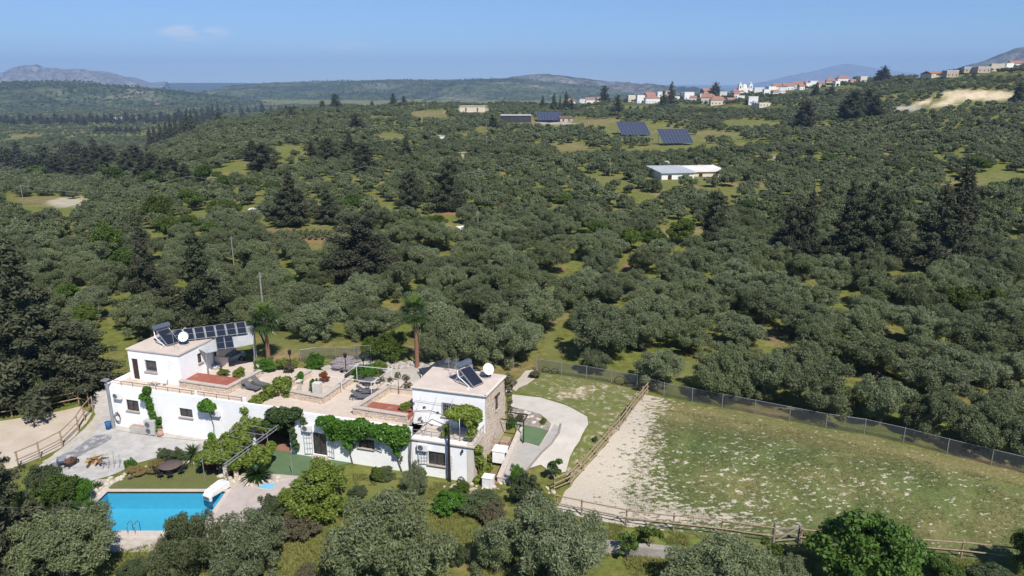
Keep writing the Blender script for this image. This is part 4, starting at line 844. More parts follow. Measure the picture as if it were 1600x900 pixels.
antenna(4.85, 3.6, 6.70, 1.6, 'thin television antenna in front of the left tower dish'); antenna(32.0, 4.6, 6.27, 1.9, 'tall lattice television antenna beside the right water heater'); antenna(30.6, 6.4, 6.27, 1.1, 'short antenna at the back edge of the right tower roof')
def wall_ac(s, z, label, t=-.08):
    o = vthing('air_conditioner', s, t, z, 0, label, 'air conditioner', 'air conditioners on the front wall')
    MB().box((-.42, -.34, 0), (.42, -.06, .58)).build('casing', WMET, o, .02); fr = MB(); mt = Matrix.Translation((-.12, -.345, .29)) @ Matrix.Rotation(math.pi/2, 4, 'X'); fr.lathe([(.02, .0), (.02, .02), (.21, .02), (.23, 0)], 18, mt); fr.build('fan_grille', GREYP, o)
    b_ = MB(); b_.bar((-.35, -.3, -.03), (-.35, 0, -.03), .04); b_.bar((.35, -.3, -.03), (.35, 0, -.03), .04); b_.build('bracket', GREYM, o)
    MB().tube([(.36, -.03, .1), (.40, -.03, -.4), (.36, .02, -.9)], .025, 6).build('pipe', WMET, o); return o
wall_ac(1.45, 2.88, 'white air conditioner high on the far left corner of the wall', -.02); wall_ac(11.75, 2.6, 'white air conditioner under the small round vine', -.02); wall_ac(20.6, 2.45, 'white air conditioner above the glazed door', -.08); wall_ac(30.9, 2.30, 'white air conditioner above the window of the right block', -.16)
hp = vthing('heat_pump', 5.0, -.6, .07, 0, 'grey twin-fan heat pump standing against the left front wall', 'heat pump'); MB().box((-.5, -.2, .05), (.5, .2, 1.4)).build('casing', M('pump_grey', (.45,.45,.45), (.4,.4,.4), 4), hp, .02)
for z in (.4, 1.0): MB().lathe([(.02, 0), (.02, .02), (.24, .02), (.26, 0)], 18, Matrix.Translation((-.12, -.205, z)) @ Matrix.Rotation(math.pi/2, 4, 'X')).build('fan_grille', GREYP, hp)
MB().box((-.45, -.2, 0), (-.3, .2, .05)).box((.3, -.2, 0), (.45, .2, .05)).build('foot', DARKM, hp)
tb = vthing('stone_trough', 3.7, -.55, .07, 0, 'pale stone trough with pinkish soil beside the heat pump', 'trough'); m_ = MB(); m_.box((-.8, -.28, 0), (.8, -.2, .62)); m_.box((-.8, .2, 0), (.8, .28, .62)); m_.box((-.8, -.2, 0), (-.72, .2, .62)); m_.box((.72, -.2, 0), (.8, .2, .62)); m_.build('basin', CONC, tb); box('soil', (-.72, -.2, .05), (.72, .2, .55), M('pink_soil', (.42,.25,.2), (.33,.2,.16), 5), tb)
def pot(p, prof, mat, label, name='plant_pot', cat='pot'):
    o = empty(name, p, 0, label, cat); MB().lathe(prof, 18).build('body', mat, o); MB().lathe([(prof[-1][0]+.02, prof[-1][1]-.03), (prof[-1][0]+.03, prof[-1][1]+.02), (prof[-1][0]-.03, prof[-1][1]+.02)], 18).build('rim', mat, o); return o
pot(LP(6.0, -.65, .07), [(.02, 0), (.16, .0), (.28, .22), (.24, .45), (.12, .6), (.15, .66)], M('pink_clay', (.45,.26,.22), (.38,.22,.18), 5), 'pink clay jar right of the heat pump')
pot(LP(.45, -.75, .05), [(.02, 0), (.22, .0), (.25, .65)], M('blue_plastic', (.05,.16,.36), (.04,.13,.3), 5), 'blue plastic bin at the left corner of the villa', 'bin', 'bin')
hr = vthing('hose_reel', 1.0, -.08, 1.0, 0, 'coiled dark garden hose hanging on the left corner of the wall', 'hose')
hm_ = MB()
for k in range(4): hm_.tube([(.30*math.cos(a)+.02*k, -.05-k*.03, .42*math.sin(a)) for a in [j*2*math.pi/20 for j in range(21)]], .025, 6, False)
hm_.build('coil', DARKM, hr); MB().bar((0, .05, .45), (0, -.18, .45), .05).build('hook', GREYM, hr)
hr2 = vthing('hose_reel', 34.1, -.35, .28, 0, 'coiled grey hose leaning at the foot of the right front corner', 'hose'); hm_ = MB()
for k in range(4): hm_.tube([(.26*math.cos(a), -.05-k*.04, .26*math.sin(a)) for a in [j*2*math.pi/20 for j in range(21)]], .03, 6, False)
hm_.build('coil', GREYP, hr2); MB().bar((0, .1, .26), (0, -.2, .26), .04).build('hook', GREYM, hr2)
wl_ = vthing('wall_lamp', 34.2, -.16, 2.75, 0, 'small dark wall lamp near the right front corner', 'lamp'); MB().bar((0, 0, 0), (0, -.14, .05), .04).build('arm', DARKM, wl_); MB().lathe([(.03, .1), (.09, 0), (.08, -.16), (.02, -.2)], 12, None, (0, -.16, .02)).build('lantern', DARKM, wl_)
def lamp_post(p, H, label, rz=0.0, head='disc', mat=DARKM, r=.05):
    o = empty('lamp_post', p, rz, label, 'lamp'); MB().tube([(0, 0, -.2), (0, 0, .2), (0, 0, H)], [r*1.5, r*1.3, r], 8).build('pole', mat, o)
    if head == 'disc': MB().lathe([(.02, .10), (.30, .02), (.32, -.04), (.02, -.06)], 16, None, (0, 0, H)).build('lamp_head', GREYM, o)
    elif head == 'box': MB().box((-.24, -.35, -.04), (.24, .2, .06), Matrix.Translation((0, 0, H))).build('lamp_head', GREYM, o)
    elif head == 'lantern':
        MB().lathe([(.03, -.05), (.15, .03), (.17, .33), (.20, .36), (.03, .5)], 8, None, (0, 0, H)).build('lantern', mat, o)
    else: MB().lathe([(r, 0), (r*1.3, .02), (r*1.2, .06), (.005, .10)], 8, None, (0, 0, H)).build('cap', mat, o)
    return o
lamp_post(LP(.75, -.5, 0), 4.75, 'tall grey lamp pole at the left corner of the villa', TH, 'box', GREYM, .10)
lamp_post(LP(33.2, -.55, 0), 5.0, 'tall dark pole in front of the right window', TH, 'none', DARKM, .09)
lamp_post(at(60, 624), 3.0, 'street lamp beside the sand ring fence', 0, 'disc', GREYM, .05)
for (s, t, l) in ((14.2, 7.6, 'left lantern post at the back of the terrace'), (19.6, 8.3, 'middle lantern post at the back of the terrace'), (21.6, 8.0, 'right lantern post at the back of the terrace')): lamp_post(LP(s, t, 3.7), 1.9, l, 0, 'lantern', DARKM, .04)
lamp_post(at(457, 742), 1.6, 'thin garden lamp at the edge of the entrance turf', 0, 'none', GREYM, .03)

def lounger(p, rz, label):
    o = empty('sun_lounger', p, rz, label, 'sun lounger', 'sun loungers on the terrace'); f = MB()
    for y in (-.31, .31): f.bar((-.95, y, .28), (.95, y, .28), .05, .06)
    for x in (-.93, .93): f.bar((x, -.31, .281), (x, .31, .281), .05, .06)
    f.build('frame', GREYP, o)
    for x, y in ((-.8, -.29), (-.8, .29), (.7, -.29), (.7, .29)): MB().bar((x, y, 0), (x, y, .26), .05).build('leg', GREYP, o)
    MB().box((-.93, -.29, .312), (.22, .29, .35)).build('seat', GREYP, o); MB().box((0, -.29, 0), (.78, .29, .04), Matrix.Translation((.24, 0, .33)) @ Matrix.Rotation(math.radians(-38), 4, 'Y')).build('backrest', GREYP, o)
    w_ = MB()
    for y in (-.33, .33): w_.tube([(-.75, y-.02, .12), (-.75, y+.02, .12)], .12, 12)
    w_.build('wheel', DARKM, o); return o
lounger(LP(12.9, 3.3, 3.70), TH+math.radians(172), 'grey sun lounger on the left terrace, nearer one'); lounger(LP(13.2, 4.15, 3.70), TH+math.radians(170), 'grey sun lounger on the left terrace, farther one')
lounger(LP(23.3, 4.2, 3.70), TH+math.radians(195), 'grey sun lounger beside the right stone parapet, nearer one'); lounger(LP(23.2, 5.3, 3.70), TH+math.radians(198), 'grey sun lounger beside the right stone parapet, farther one')
def chair(p, rz, mat, label, group, H=.85):
    o = empty('garden_chair', p, rz, label, 'chair', group)
    MB().lathe([(.02, .43), (.22, .43), (.23, .45), (.22, .47), (.02, .47)], 14).build('seat', mat, o)
    for a in (45, 135, 225, 315): c_, s_ = math.cos(math.radians(a)), math.sin(math.radians(a)); MB().tube([(.17*c_, .17*s_, .43), (.23*c_, .23*s_, 0)], .016, 6).build('leg', mat, o)
    b_ = MB(); b_.tube([(-.2, .18, .45), (-.23, .25, H-.08), (-.12, .27, H), (.12, .27, H), (.23, .25, H-.08), (.2, .18, .45)], .018, 6)
    for x in (-.12, -.04, .04, .12): b_.tube([(x, .2, .46), (x, .265, H-.01)], .010, 5)
    b_.bar((-.21, .22, .64), (.21, .22, .64), .02); b_.build('backrest', mat, o)
    ar_ = MB(); [ar_.tube([(x*.22, .21, .66), (x*.26, .0, .66), (x*.22, -.15, .64), (x*.2, -.15, .45)], .014, 5) for x in (-1, 1)]; ar_.build('armrest', mat, o); return o
def round_table(p, R, H, mat, label, top=None):
    o = empty('garden_table', p, 0, label, 'table'); MB().lathe([(.01, H-.04), (R-.02, H-.04), (R, H-.02), (R-.02, H), (.01, H)], 28).build('table_top', top or mat, o)
    for k in range(3): a = k*2.094+.4; MB().tube([(.1*math.cos(a), .1*math.sin(a), H-.04), (.12*math.cos(a), .12*math.sin(a), .35), (R*.6*math.cos(a), R*.6*math.sin(a), 0)], .022, 6).build('leg', mat, o)
    return o
tp = at(268, 739); round_table(tp, .85, .74, DARKM, 'large round brown garden table on the turf by the pool', M('brown_table_top', (.13,.095,.085), (.10,.075,.065), 6, .6))
for k, (a, l) in enumerate(((200, 'left'), (245, 'front left'), (290, 'front'), (340, 'right front'), (20, 'right'), (120, 'back'))):
    r_ = math.radians(a); chair(tp+Vector((math.cos(r_)*1.0, math.sin(r_)*1.0, 0)), r_-math.pi/2, DARKM, f'dark metal chair at the {l} of the round pool table', 'chairs round the pool table')
bt = LP(4.3, 1.45, 3.70); round_table(bt, .34, .72, WMET, 'small white bistro table on the left tower terrace')
chair(bt+Vector((-.6, .25, 0)), math.radians(60), WMET, 'white bistro chair left of the small terrace table', 'bistro chairs'); chair(bt+Vector((.72, .1, 0)), math.radians(-70), WMET, 'white bistro chair right of the small terrace table', 'bistro chairs')
dt = LP(22.7, 6.9, 3.70); round_table(dt, .55, .72, GREYP, 'grey terrace table under the white pergola frame')
for k, a in enumerate((30, 150, 270)): r_ = math.radians(a); chair(dt+Vector((math.cos(r_)*.85, math.sin(r_)*.85, 0)), r_-math.pi/2, GREYP, ('grey terrace chair right of the pergola table', 'grey terrace chair left of the pergola table', 'grey terrace chair in front of the pergola table')[k], 'pergola terrace chairs')
# white pergola frame on the upper terrace
po = vthing('pergola', 20.9, 3.0, 3.70, 0, 'thin white pergola frame over the upper terrace', 'pergola')
for x, y in ((.2, 4.6), (3.2, 1.6), (3.6, 4.8), (0.2, 1.8)): MB().bar((x, y, 0), (x, y, 1.5), .04).build('post', WMET, po)
for p_, q_ in (((-1.2, 1.8, 1.52), (3.4, 1.6, 1.52)), ((-.6, 4.6, 1.52), (3.7, 4.8, 1.52)), ((.2, 1.4, 1.56), (.2, 5.2, 1.56)), ((3.4, 1.4, 1.56), (3.6, 5.2, 1.56))): MB().bar(p_, q_, .035).build('beam', WMET, po)
# long walkway pergola from the passage to the garden
wp = vthing('walkway_pergola', 15.0, 0, 0, 0, 'long galvanised pergola walk overgrown with vines before the passage', 'pergola')
A_, B_ = (lambda f: Vector((.1-.4*f, -.05-5.9*f, 2.95-.9*f))), (lambda f: Vector((3.3-1.3*f, -.05-6.1*f, 2.95-.9*f)))
for fn in (A_, B_):
    for dz in (0, -.28): MB().tube([fn(0)+Vector((0, 0, dz)), fn(1)+Vector((0, 0, dz))], .035, 8).build('beam', GREYM, wp)
    ld = MB()
    for k in range(12): ld.bar(fn(k/12)+Vector((0, 0, 0 if k % 2 else -.28)), fn((k+1)/12)+Vector((0, 0, -.28 if k % 2 else 0)), .02)
    ld.build('lattice', GREYM, wp)
    for f in (.3, .62, .97): q_ = fn(f); MB().tube([(q_.x, q_.y, 0), q_], .035, 8).build('post', GREYM, wp)
for k in range(7): f = (k+.5)/7; MB().bar(A_(f)+Vector((0, 0, .05)), B_(f)+Vector((0, 0, .05)), .04).build('crossbar', GREYM, wp)
for k, (x, y) in enumerate(((354, 746), (370, 748))): o = empty('stone_pillar', at(x, y), .2*k, ('left' if k == 0 else 'right')+' low stone pillar at the garden end of the pergola walk', 'pillar', 'stone pillars of the pergola'); MB().box((-.17, -.17, -.1), (.17, .17, 1.3)).build('shaft', STONEW, o, .04); MB().box((-.2, -.2, 1.3), (.2, .2, 1.36)).build('cap', COPE, o, .02)

# ------------------------------------------------------------------ carport, cars
def car(p, rz, paint, label, kind='car', L=4.2):
    o = empty('parked_car', p, rz, label, kind); k = L/4.2
    low = [(-2.1, .35), (-2.08, .72), (-1.95, .86), (-.75, .92), (1.55 if kind == 'car' else 1.2, .95), (2.02, .88), (2.1, .6), (2.06, .35)]
    cab = [(-1.05, .9), (-.35, 1.42), (.9, 1.46), (1.75, .93)] if kind == 'car' else [(-1.0, .9), (-.35, 1.5), (.45, 1.52), (.62, .93)]
    def ext(prof, w0, w1, name, mat, zt):
        mb_ = MB(); n = len(prof); L_ = []; 
        for sgn in (-1, 1):
            for x, z in prof: w = w0 if z < zt else w1; L_.append((x*k, sgn*w, z))
        mb_.add(L_, [tuple(range(n)), tuple(reversed(range(n, 2*n)))]+[(i, n+i, n+(i+1) % n, (i+1) % n) for i in range(n)]); return mb_.build(name, mat, o, .05)
    ext(low, .86, .84, 'body', paint, .8); ext(cab, .80, .62, 'cabin', GLASS, 1.2)
    r0, r1 = cab[1], cab[2]; MB().box((r0[0]*k+.02, -.60, r0[1]-.03), (r1[0]*k-.02, .60, r1[1]+.02)).build('roof', paint, o, .02)
    if kind != 'car':
        b_ = MB(); b_.box((.7*k, -.80, .93), (2.0*k, -.74, 1.12)); b_.box((.7*k, .74, .93), (2.0*k, .80, 1.12)); b_.box((1.96*k, -.74, .93), (2.02*k, .74, 1.12)); b_.build('cargo_bed', paint, o)
    for x in (-1.3*k, 1.3*k):
        for y in (-.83, .83):
            w = MB().tube([(x, y-.1, .32), (x, y+.1, .32)], .32, 18).build('wheel', DARKM, o); MB().tube([(x, y+(.102 if y > 0 else -.102), .32), (x, y+(.115 if y > 0 else -.115), .32)], .19, 14).build('rim', GREYM, w)
    for y in (-.62, .62): MB().box((-2.11*k, y-.16, .62), (-2.05*k, y+.16, .76)).build('headlight', WMET, o)
    return o
SILV = M('silver_paint', (.42,.44,.46), (.38,.40,.42), 2, .25, 0, .5, spec=.5); WCAR = M('white_car_paint', (.75,.75,.75), (.7,.7,.7), 2, .25, 0, spec=.5); DCAR = M('dark_car_paint', (.05,.06,.08), (.04,.05,.07), 2, .2, 0, .2, spec=.5)
cp = at(352, 572); car(cp+Vector((0, 0, .05)), math.radians(70), SILV, 'silver car parked in the shade under the carport')
car(at(690, 590)+Vector((0, 0, .05)), math.radians(20), DCAR, 'dark car parked behind the right tower')
car(at(405, 331), math.radians(5), WCAR, 'white pickup parked among distant trees above the tilled rows', 'pickup', 4.6)
# carport: four posts, sloping sheet roof, two rows of solar panels
c0, c1, c2, c3 = at(318, 573), at(394, 568), at(388, 556), at(290, 562)
cpo = empty('carport', c0, 0, 'open carport with solar panels on its sloping roof', 'carport')
zt = c0.z+3.1
def cl(v, z): return Vector((v.x-c0.x, v.y-c0.y, z-c0.z))
fl, fr, br, bl = at(322, 552, zt), at(396, 538, zt+.1), at(396, 509, zt+.75), at(262, 520, zt+.6)
for q_ in (fl, fr, br, bl):
    g0 = h1(q_.x, q_.y); MB().tube([cl(q_, g0-.2), cl(q_, q_.z-.12)], .07, 8).build('post', GREYM, cpo)
def quad(a, b_, c_, d_, th, name, mat, parent):
    n = (b_-a).cross(d_-a).normalized()*th; return MB().add([a, b_, c_, d_, a+n, b_+n, c_+n, d_+n], [(3,2,1,0),(4,5,6,7),(0,1,5,4),(1,2,6,5),(2,3,7,6),(3,0,4,7)]).build(name, mat, parent)
ql = [cl(v, v.z) for v in (fl, fr, br, bl)]
quad(*ql, .06, 'roof', M('roof_sheet', (.42,.43,.43), (.34,.35,.35), 1.5, .6, .1), cpo)
def pt(u, v, off=0.0): a = ql[0].lerp(ql[1], u); b_ = ql[3].lerp(ql[2], u); n = (ql[1]-ql[0]).cross(ql[3]-ql[0]).normalized(); return a.lerp(b_, v)+n*off
def solar(u0, u1, v0, v1, parent, off, fpt=pt):
    a, b_, c_, d_ = fpt(u0, v0, off), fpt(u1, v0, off), fpt(u1, v1, off), fpt(u0, v1, off); o = quad(a, b_, c_, d_, .04, 'solar_panel', GREYM, parent)
    e = .025; q = lambda i, j: a.lerp(b_, i).lerp(d_.lerp(c_, i), j); n = (b_-a).cross(d_-a).normalized()*.044
    for j0, j1 in ((e, .49), (.51, 1-e)):
        MB().add([q(e*1.6, j0)+n, q(1-e*1.6, j0)+n, q(1-e*1.6, j1)+n, q(e*1.6, j1)+n], [(0, 1, 2, 3)]).build('cells', PANEL, o)
def plane(tl, tr, br_, bl_, zt_, zb_):
    a, b_, c_, d_ = [cl(at(x, y, z), z) for (x, y), z in ((bl_, zb_), (br_, zb_), (tr, zt_), (tl, zt_))]
    def f(u, v, off=0.0): n = (b_-a).cross(d_-a).normalized(); return a.lerp(b_, u).lerp(d_.lerp(c_, u), v)+n*off
    return f
r1_ = plane((268, 516.2), (383, 502.5), (387, 520.5), (272, 534), zt+1.55, zt+.75); r2_ = plane((336, 526.8), (363, 524), (366.5, 543), (339, 546.5), zt+.68, zt+.22)
for k in range(7): solar(k/7+.008, (k+1)/7-.008, 0, 1, cpo, 0, r1_)
for k in range(2): solar(k/2+.015, (k+1)/2-.015, 0, 1, cpo, 0, r2_)
rk_ = MB()
for k in range(8): rk_.bar(r1_(k/7, 0, -.05), r1_(k/7, 1, -.05), .06); q_ = r1_(k/7, .9, -.05); rk_.bar((q_.x, q_.y, zt-c0.z+.2), q_, .05)
rk_.build('panel_rack', GREYM, cpo)

# ------------------------------------------------------------------ pool garden
POOLX0, POOLX1, POOLY0, POOLY1 = -30.8, -21.8, 43.75, 48.75
PT = M('pool_plaster', (.08,.39,.545), (.07,.355,.51), 2.5, .6); PT2 = M('pool_tile_band', (.05,.30,.52), (.12,.48,.68), 18, .3)
pool = empty('swimming_pool', (POOLX0, POOLY0, 0), 0, 'rectangular blue swimming pool with pale coping at lower left', 'pool'); LX, LY = POOLX1-POOLX0, POOLY1-POOLY0
pb = MB(); pb.add([(0,0,-1.4),(LX,0,-1.4),(LX,LY,-1.4),(0,LY,-1.4)], [(0,1,2,3)]); pb.add([(0,0,-1.4),(0,LY,-1.4),(0,LY,-.3),(0,0,-.3)], [(0,1,2,3)]); pb.add([(LX,0,-1.4),(LX,LY,-1.4),(LX,LY,-.3),(LX,0,-.3)], [(3,2,1,0)]); pb.add([(0,LY,-1.4),(LX,LY,-1.4),(LX,LY,-.3),(0,LY,-.3)], [(0,1,2,3)]); pb.add([(0,0,-1.4),(LX,0,-1.4),(LX,0,-.3),(0,0,-.3)], [(3,2,1,0)]); pb.build('basin', PT, pool)
pb = MB()
for a, b_ in (((0, 0), (LX, 0)), ((LX, 0), (LX, LY)), ((LX, LY), (0, LY)), ((0, LY), (0, 0))): pb.add([(*a, -.3), (*b_, -.3), (*b_, .1), (*a, .1)], [(0, 1, 2, 3)])
pb.build('tile_band', PT2, pool)
cw = .38
for a, b_ in (((-cw, -cw*2), (LX+cw, 0)), ((-cw, LY), (LX+cw, LY+cw)), ((-cw, 0), (0, LY)), ((LX, 0), (LX+cw, LY))): MB().box((*a, -.05), (*b_, .12)).build('coping', M('pool_coping', (.52,.45,.40), (.46,.40,.36), 3, .9, .2), pool, .02)
wm, nt, b = newmat('pool_water'); nt.nodes.remove(b); tr_ = node(nt, 'ShaderNodeBsdfTransparent'); tr_.inputs[0].default_value = (.80, .97, 1, 1); gl = node(nt, 'ShaderNodeBsdfGlossy'); gl.inputs['Roughness'].default_value = .03; fr_ = node(nt, 'ShaderNodeFresnel'); fr_.inputs[0].default_value = 1.33
mx = node(nt, 'ShaderNodeMixShader'); nz = noise(nt, 2.2, 3); bu = node(nt, 'ShaderNodeBump'); bu.inputs['Strength'].default_value = .12; nt.links.new(nz.outputs[0], bu.inputs['Height'])
for q_ in (gl, fr_): nt.links.new(bu.outputs[0], q_.inputs['Normal'])
nt.links.new(fr_.outputs[0], mx.inputs[0]); nt.links.new(tr_.outputs[0], mx.inputs[1]); nt.links.new(gl.outputs[0], mx.inputs[2]); nt.links.new(mx.outputs[0], nt.nodes['Material Output'].inputs[0])
MB().add([(0,0,-.06),(LX,0,-.06),(LX,LY,-.06),(0,LY,-.06)], [(0,1,2,3)]).build('water', wm, pool)
# the ground must open for the basin
bm = bmesh.new(); bm.from_mesh(ground.data); cut = [f for f in bm.faces if POOLX0-.45 < f.calc_center_median().x < POOLX1+.45 and POOLY0-.8 < f.calc_center_median().y < POOLY1+.4]; bmesh.ops.delete(bm, geom=cut, context='FACES'); bm.to_mesh(ground.data); bm.free()
DECK = M('pool_deck_paving', (.46,.395,.36), (.40,.345,.315), 1.2, .9, .15, stain=((.36,.31,.28), .9, .55, .7))
def ring(name, x0, y0, x1, y1, w, z, mat):
    m_ = MB()
    for a, b_ in (((x0-w, y0-w), (x1+w, y0)), ((x0-w, y1), (x1+w, y1+w)), ((x0-w, y0), (x0, y1)), ((x1, y0), (x1+w, y1))): m_.add([(a[0], a[1], z), (b_[0], a[1], z), (b_[0], b_[1], z), (a[0], b_[1], z)], [(0, 1, 2, 3)])
    o = m_.build(name, mat); o['kind'] = 'structure'; return o
ring('pool_surround', POOLX0-.3, POOLY0-.7, POOLX1+.3, POOLY1+.3, 1.6, .028, M('pool_gravel', (.50,.45,.39), (.36,.32,.27), 2.5, .95, .5))
sheet('pool_deck', [(POOLX1+.38, POOLY1+.4), (POOLX1+.9, POOLY1+2.2), (-19.0, 51.4), (-16.4, 51.0), (-16.0, 49.6), (-17.2, 46.5), (-18.5, 43.6), (POOLX1+.38, 42.9)], DECK, cell=.8, lift=.075)
sheet('deck_walk', P((430,744),(470,748),(500,742),(480,760),(440,756)), DECK, cell=.8, lift=.05)
fb = at(418, 762); o = empty('foot_bath', (fb.x, fb.y, .075), math.radians(-8), 'small blue foot bath set in the deck by the cycad', 'foot bath'); MB().box((-.62, -.42, .0), (.62, .42, .06)).build('rim', COPE, o, .02); MB().box((-.54, -.34, .061), (.54, .34, .075)).build('water', M('bath_blue', (.16,.42,.60), (.22,.5,.66), 6, .15), o)
sl = empty('pool_filter_unit', (-22.45, 48.7, .12), math.radians(-28), 'white plastic filter housing hooked over the far right corner of the pool', 'pool filter')
prof = [(-.95, -.30), (-.98, .12), (-.70, .42), (.55, .62), (.95, .52), (1.0, .0), (-.72, .0), (-.74, -.30)]; m_ = MB(); n = 8
m_.add([(x, y, z) for y in (-.42, .42) for x, z in prof], [tuple(range(n)), tuple(reversed(range(n, 2*n)))]+[(i, n+i, n+(i+1) % n, (i+1) % n) for i in range(n)]); ob = m_.build('housing', WMET, sl, .06); sl.rotation_euler.z = math.radians(62)
MB().box((-1.0, -.30, -.12), (-.97, .30, .08)).build('intake_grille', GREYP, sl); MB().box((-.3, -.30, .59), (.5, .30, .63), Matrix.Rotation(math.radians(-8), 4, 'Y') @ Matrix.Translation((0, 0, -.03))).build('lid', WMET, sl, .02)
la = at(209, 834); o = empty('pool_ladder', (la.x, POOLY0-.1, .12), 0, 'chrome pool ladder handrails at the near edge', 'pool ladder')
for x in (-.25, .25): MB().tube([(x, -.35, 0), (x, -.38, .45), (x, -.2, .75), (x, .1, .78), (x, .32, .5), (x, .34, -.9)], .025, 8).build('handrail', M('chrome', (.7,.7,.72), (.6,.6,.62), 4, .15, 0, 1.0), o)
st_ = MB(); st_.box((-.25, .3, -.75), (.25, .38, -.72)); st_.box((-.25, .3, -.45), (.25, .38, -.42)); st_.build('step', WMET, o)
# edging stones and boulders
def boulders(name, pts, rmin, rmax, mat, label, seed=1, cat='stones'):
    r = random.Random(seed); mb_ = MB(); ico = bmesh.new(); bmesh.ops.create_icosphere(ico, subdivisions=1, radius=1); iv = [v.co.copy() for v in ico.verts]; ico.verts.index_update(); it = [[v.index for v in f.verts] for f in ico.faces]; ico.free()
    for p in pts:
        R = r.uniform(rmin, rmax); mt = Matrix.Translation(p+Vector((0, 0, R*.25))) @ Matrix.Rotation(r.uniform(0, 6), 4, 'Z'); sx, sy, sz = r.uniform(.8, 1.4), r.uniform(.7, 1.1), r.uniform(.5, .85)
        mb_.add([mt @ Vector((v.x*R*sx*r.uniform(.85, 1.15), v.y*R*sy*r.uniform(.85, 1.15), v.z*R*sz*r.uniform(.8, 1.15))) for v in iv], it)
    o = mb_.build(name, mat); tag(o, label, cat, None, 'stuff'); return o
PALE_R = M('pale_limestone', (.52,.46,.38), (.40,.35,.28), 3, .95, .4)
def along(pp, n, jit=.1, seed=3):
    r = random.Random(seed); q = P(*pp); out = []; tot = sum((q[i+1]-q[i]).length for i in range(len(q)-1))
    for k in range(n):
        d = tot*(k+.5)/n
        for i in range(len(q)-1):
            L_ = (q[i+1]-q[i]).length
            if d <= L_: p = q[i].lerp(q[i+1], d/L_); break
            d -= L_
        x, y = p.x+r.uniform(-jit, jit), p.y+r.uniform(-jit, jit); out.append(Vector((x, y, h1(x, y))))
    return out
boulders('edging_stones', along([(182,766.5),(260,765.5),(325,766)], 62, .05, 1), .05, .10, PALE_R, 'row of small white stones along the far pool edge', 1)
boulders('rock_border', along([(140,775),(168,757),(192,745),(222,733),(255,726),(300,722),(345,720)], 90, .3, 2)+along([(120,792),(150,768),(180,750)], 40, .6, 5), .08, .24, PALE_R, 'pale rocks bordering the turf and planting bed by the pool', 2)
boulders('rockery_stones', along([(350,742),(362,752),(380,748),(395,756),(420,752),(440,748)], 46, .4, 6)+along([(346,728),(350,745)], 14, .2, 7), .1, .32, PALE_R, 'limestone rocks round the cycad bed', 3)
boulders('drive_rocks', along([(540,571),(590,570),(640,572),(690,575),(730,578)], 90, .7, 8), .15, .5, M('grey_rubble', (.40,.37,.33), (.30,.27,.24), 3, .95, .5), 'bank of grey rubble along the far side of the driveway', 4)
boulders('bed_rocks', along([(800,646),(825,649),(848,658),(858,668)], 40, .6, 9)+along([(866,770),(800,758),(740,762),(690,760)], 26, .5, 10), .1, .3, PALE_R, 'loose pale rocks in the bed beside the side turf', 5)
# ------------------------------------------------------------------ yard things
def wheelbarrow(p, rz, label, tray):
    o = empty('wheelbarrow', p, rz, label, 'wheelbarrow', 'wheelbarrows in the gravel yard')
    a = [(-.45, -.28, .62), (.5, -.33, .66), (.5, .33, .66), (-.45, .28, .62)]; b_ = [(-.3, -.2, .34), (.25, -.22, .36), (.25, .22, .36), (-.3, .2, .34)]
    MB().add(a+b_, [(7,6,5,4),(0,1,5,4),(1,2,6,5),(2,3,7,6),(3,0,4,7),(4,5,1,0),(5,6,2,1),(6,7,3,2),(7,4,0,3)]).build('tray', tray, o)
    for y in (-1, 1): MB().tube([(.68, y*.08, .2), (.2, y*.24, .33), (-.5, y*.27, .42), (-1.0, y*.29, .55)], .022, 6).build('handle', DARKM, o); MB().tube([(-.25, y*.22, .35), (-.4, y*.25, 0)], .02, 6).build('leg', DARKM, o)
    w = MB().tube([(.68, -.05, .2), (.68, .05, .2)], .2, 16).build('wheel', DARKM, o); MB().tube([(.68, -.055, .2), (.68, .055, .2)], .1, 12).build('rim', GREYM, w); return o
wheelbarrow(at(97, 728), math.radians(115), 'blue-grey wheelbarrow, left one in the gravel yard', M('blue_steel', (.20,.26,.33), (.16,.2,.26), 4, .4)); wheelbarrow(at(110, 730), math.radians(75), 'brown rusty wheelbarrow, right one in the gravel yard', RUST)
r = random.Random(5); tpile = empty('timber_heap', at(152, 725), 0, 'heap of yellow offcut boards on the gravel', 'timber heap'); YW = M('yellow_board', (.46,.33,.12), (.36,.25,.10), 5)
for k in range(16):
    a = r.uniform(0, 3.1); q = Vector((r.uniform(-.5, .5), r.uniform(-.35, .35), .06+.035*k)); d = Vector((math.cos(a), math.sin(a), r.uniform(-.25, .25)))*r.uniform(.35, .7); MB().bar(q-d, q+d, .16, .03).build('board', YW if k % 3 else RUST, tpile)
rk = empty('metal_rack', at(176, 727), .3, 'bent grey metal rack beside the timber heap', 'rack'); m_ = MB()
for x, z in ((-.7, 1.1), (-.3, .8), (.1, 1.2), (.5, .9)): m_.tube([(x, 0, 0), (x+.05, .1, z)], .02, 6)
m_.build('upright', GREYM, rk); m_ = MB()
for z in (.15, .4, .6): m_.tube([(-.8, .02, z), (.7, .1, z+.1)], .018, 6)
for x in (-.6, -.2, .2, .6): m_.tube([(x, -.6, .1), (x, .1, .4)], .018, 6)
m_.build('rail', GREYM, rk)
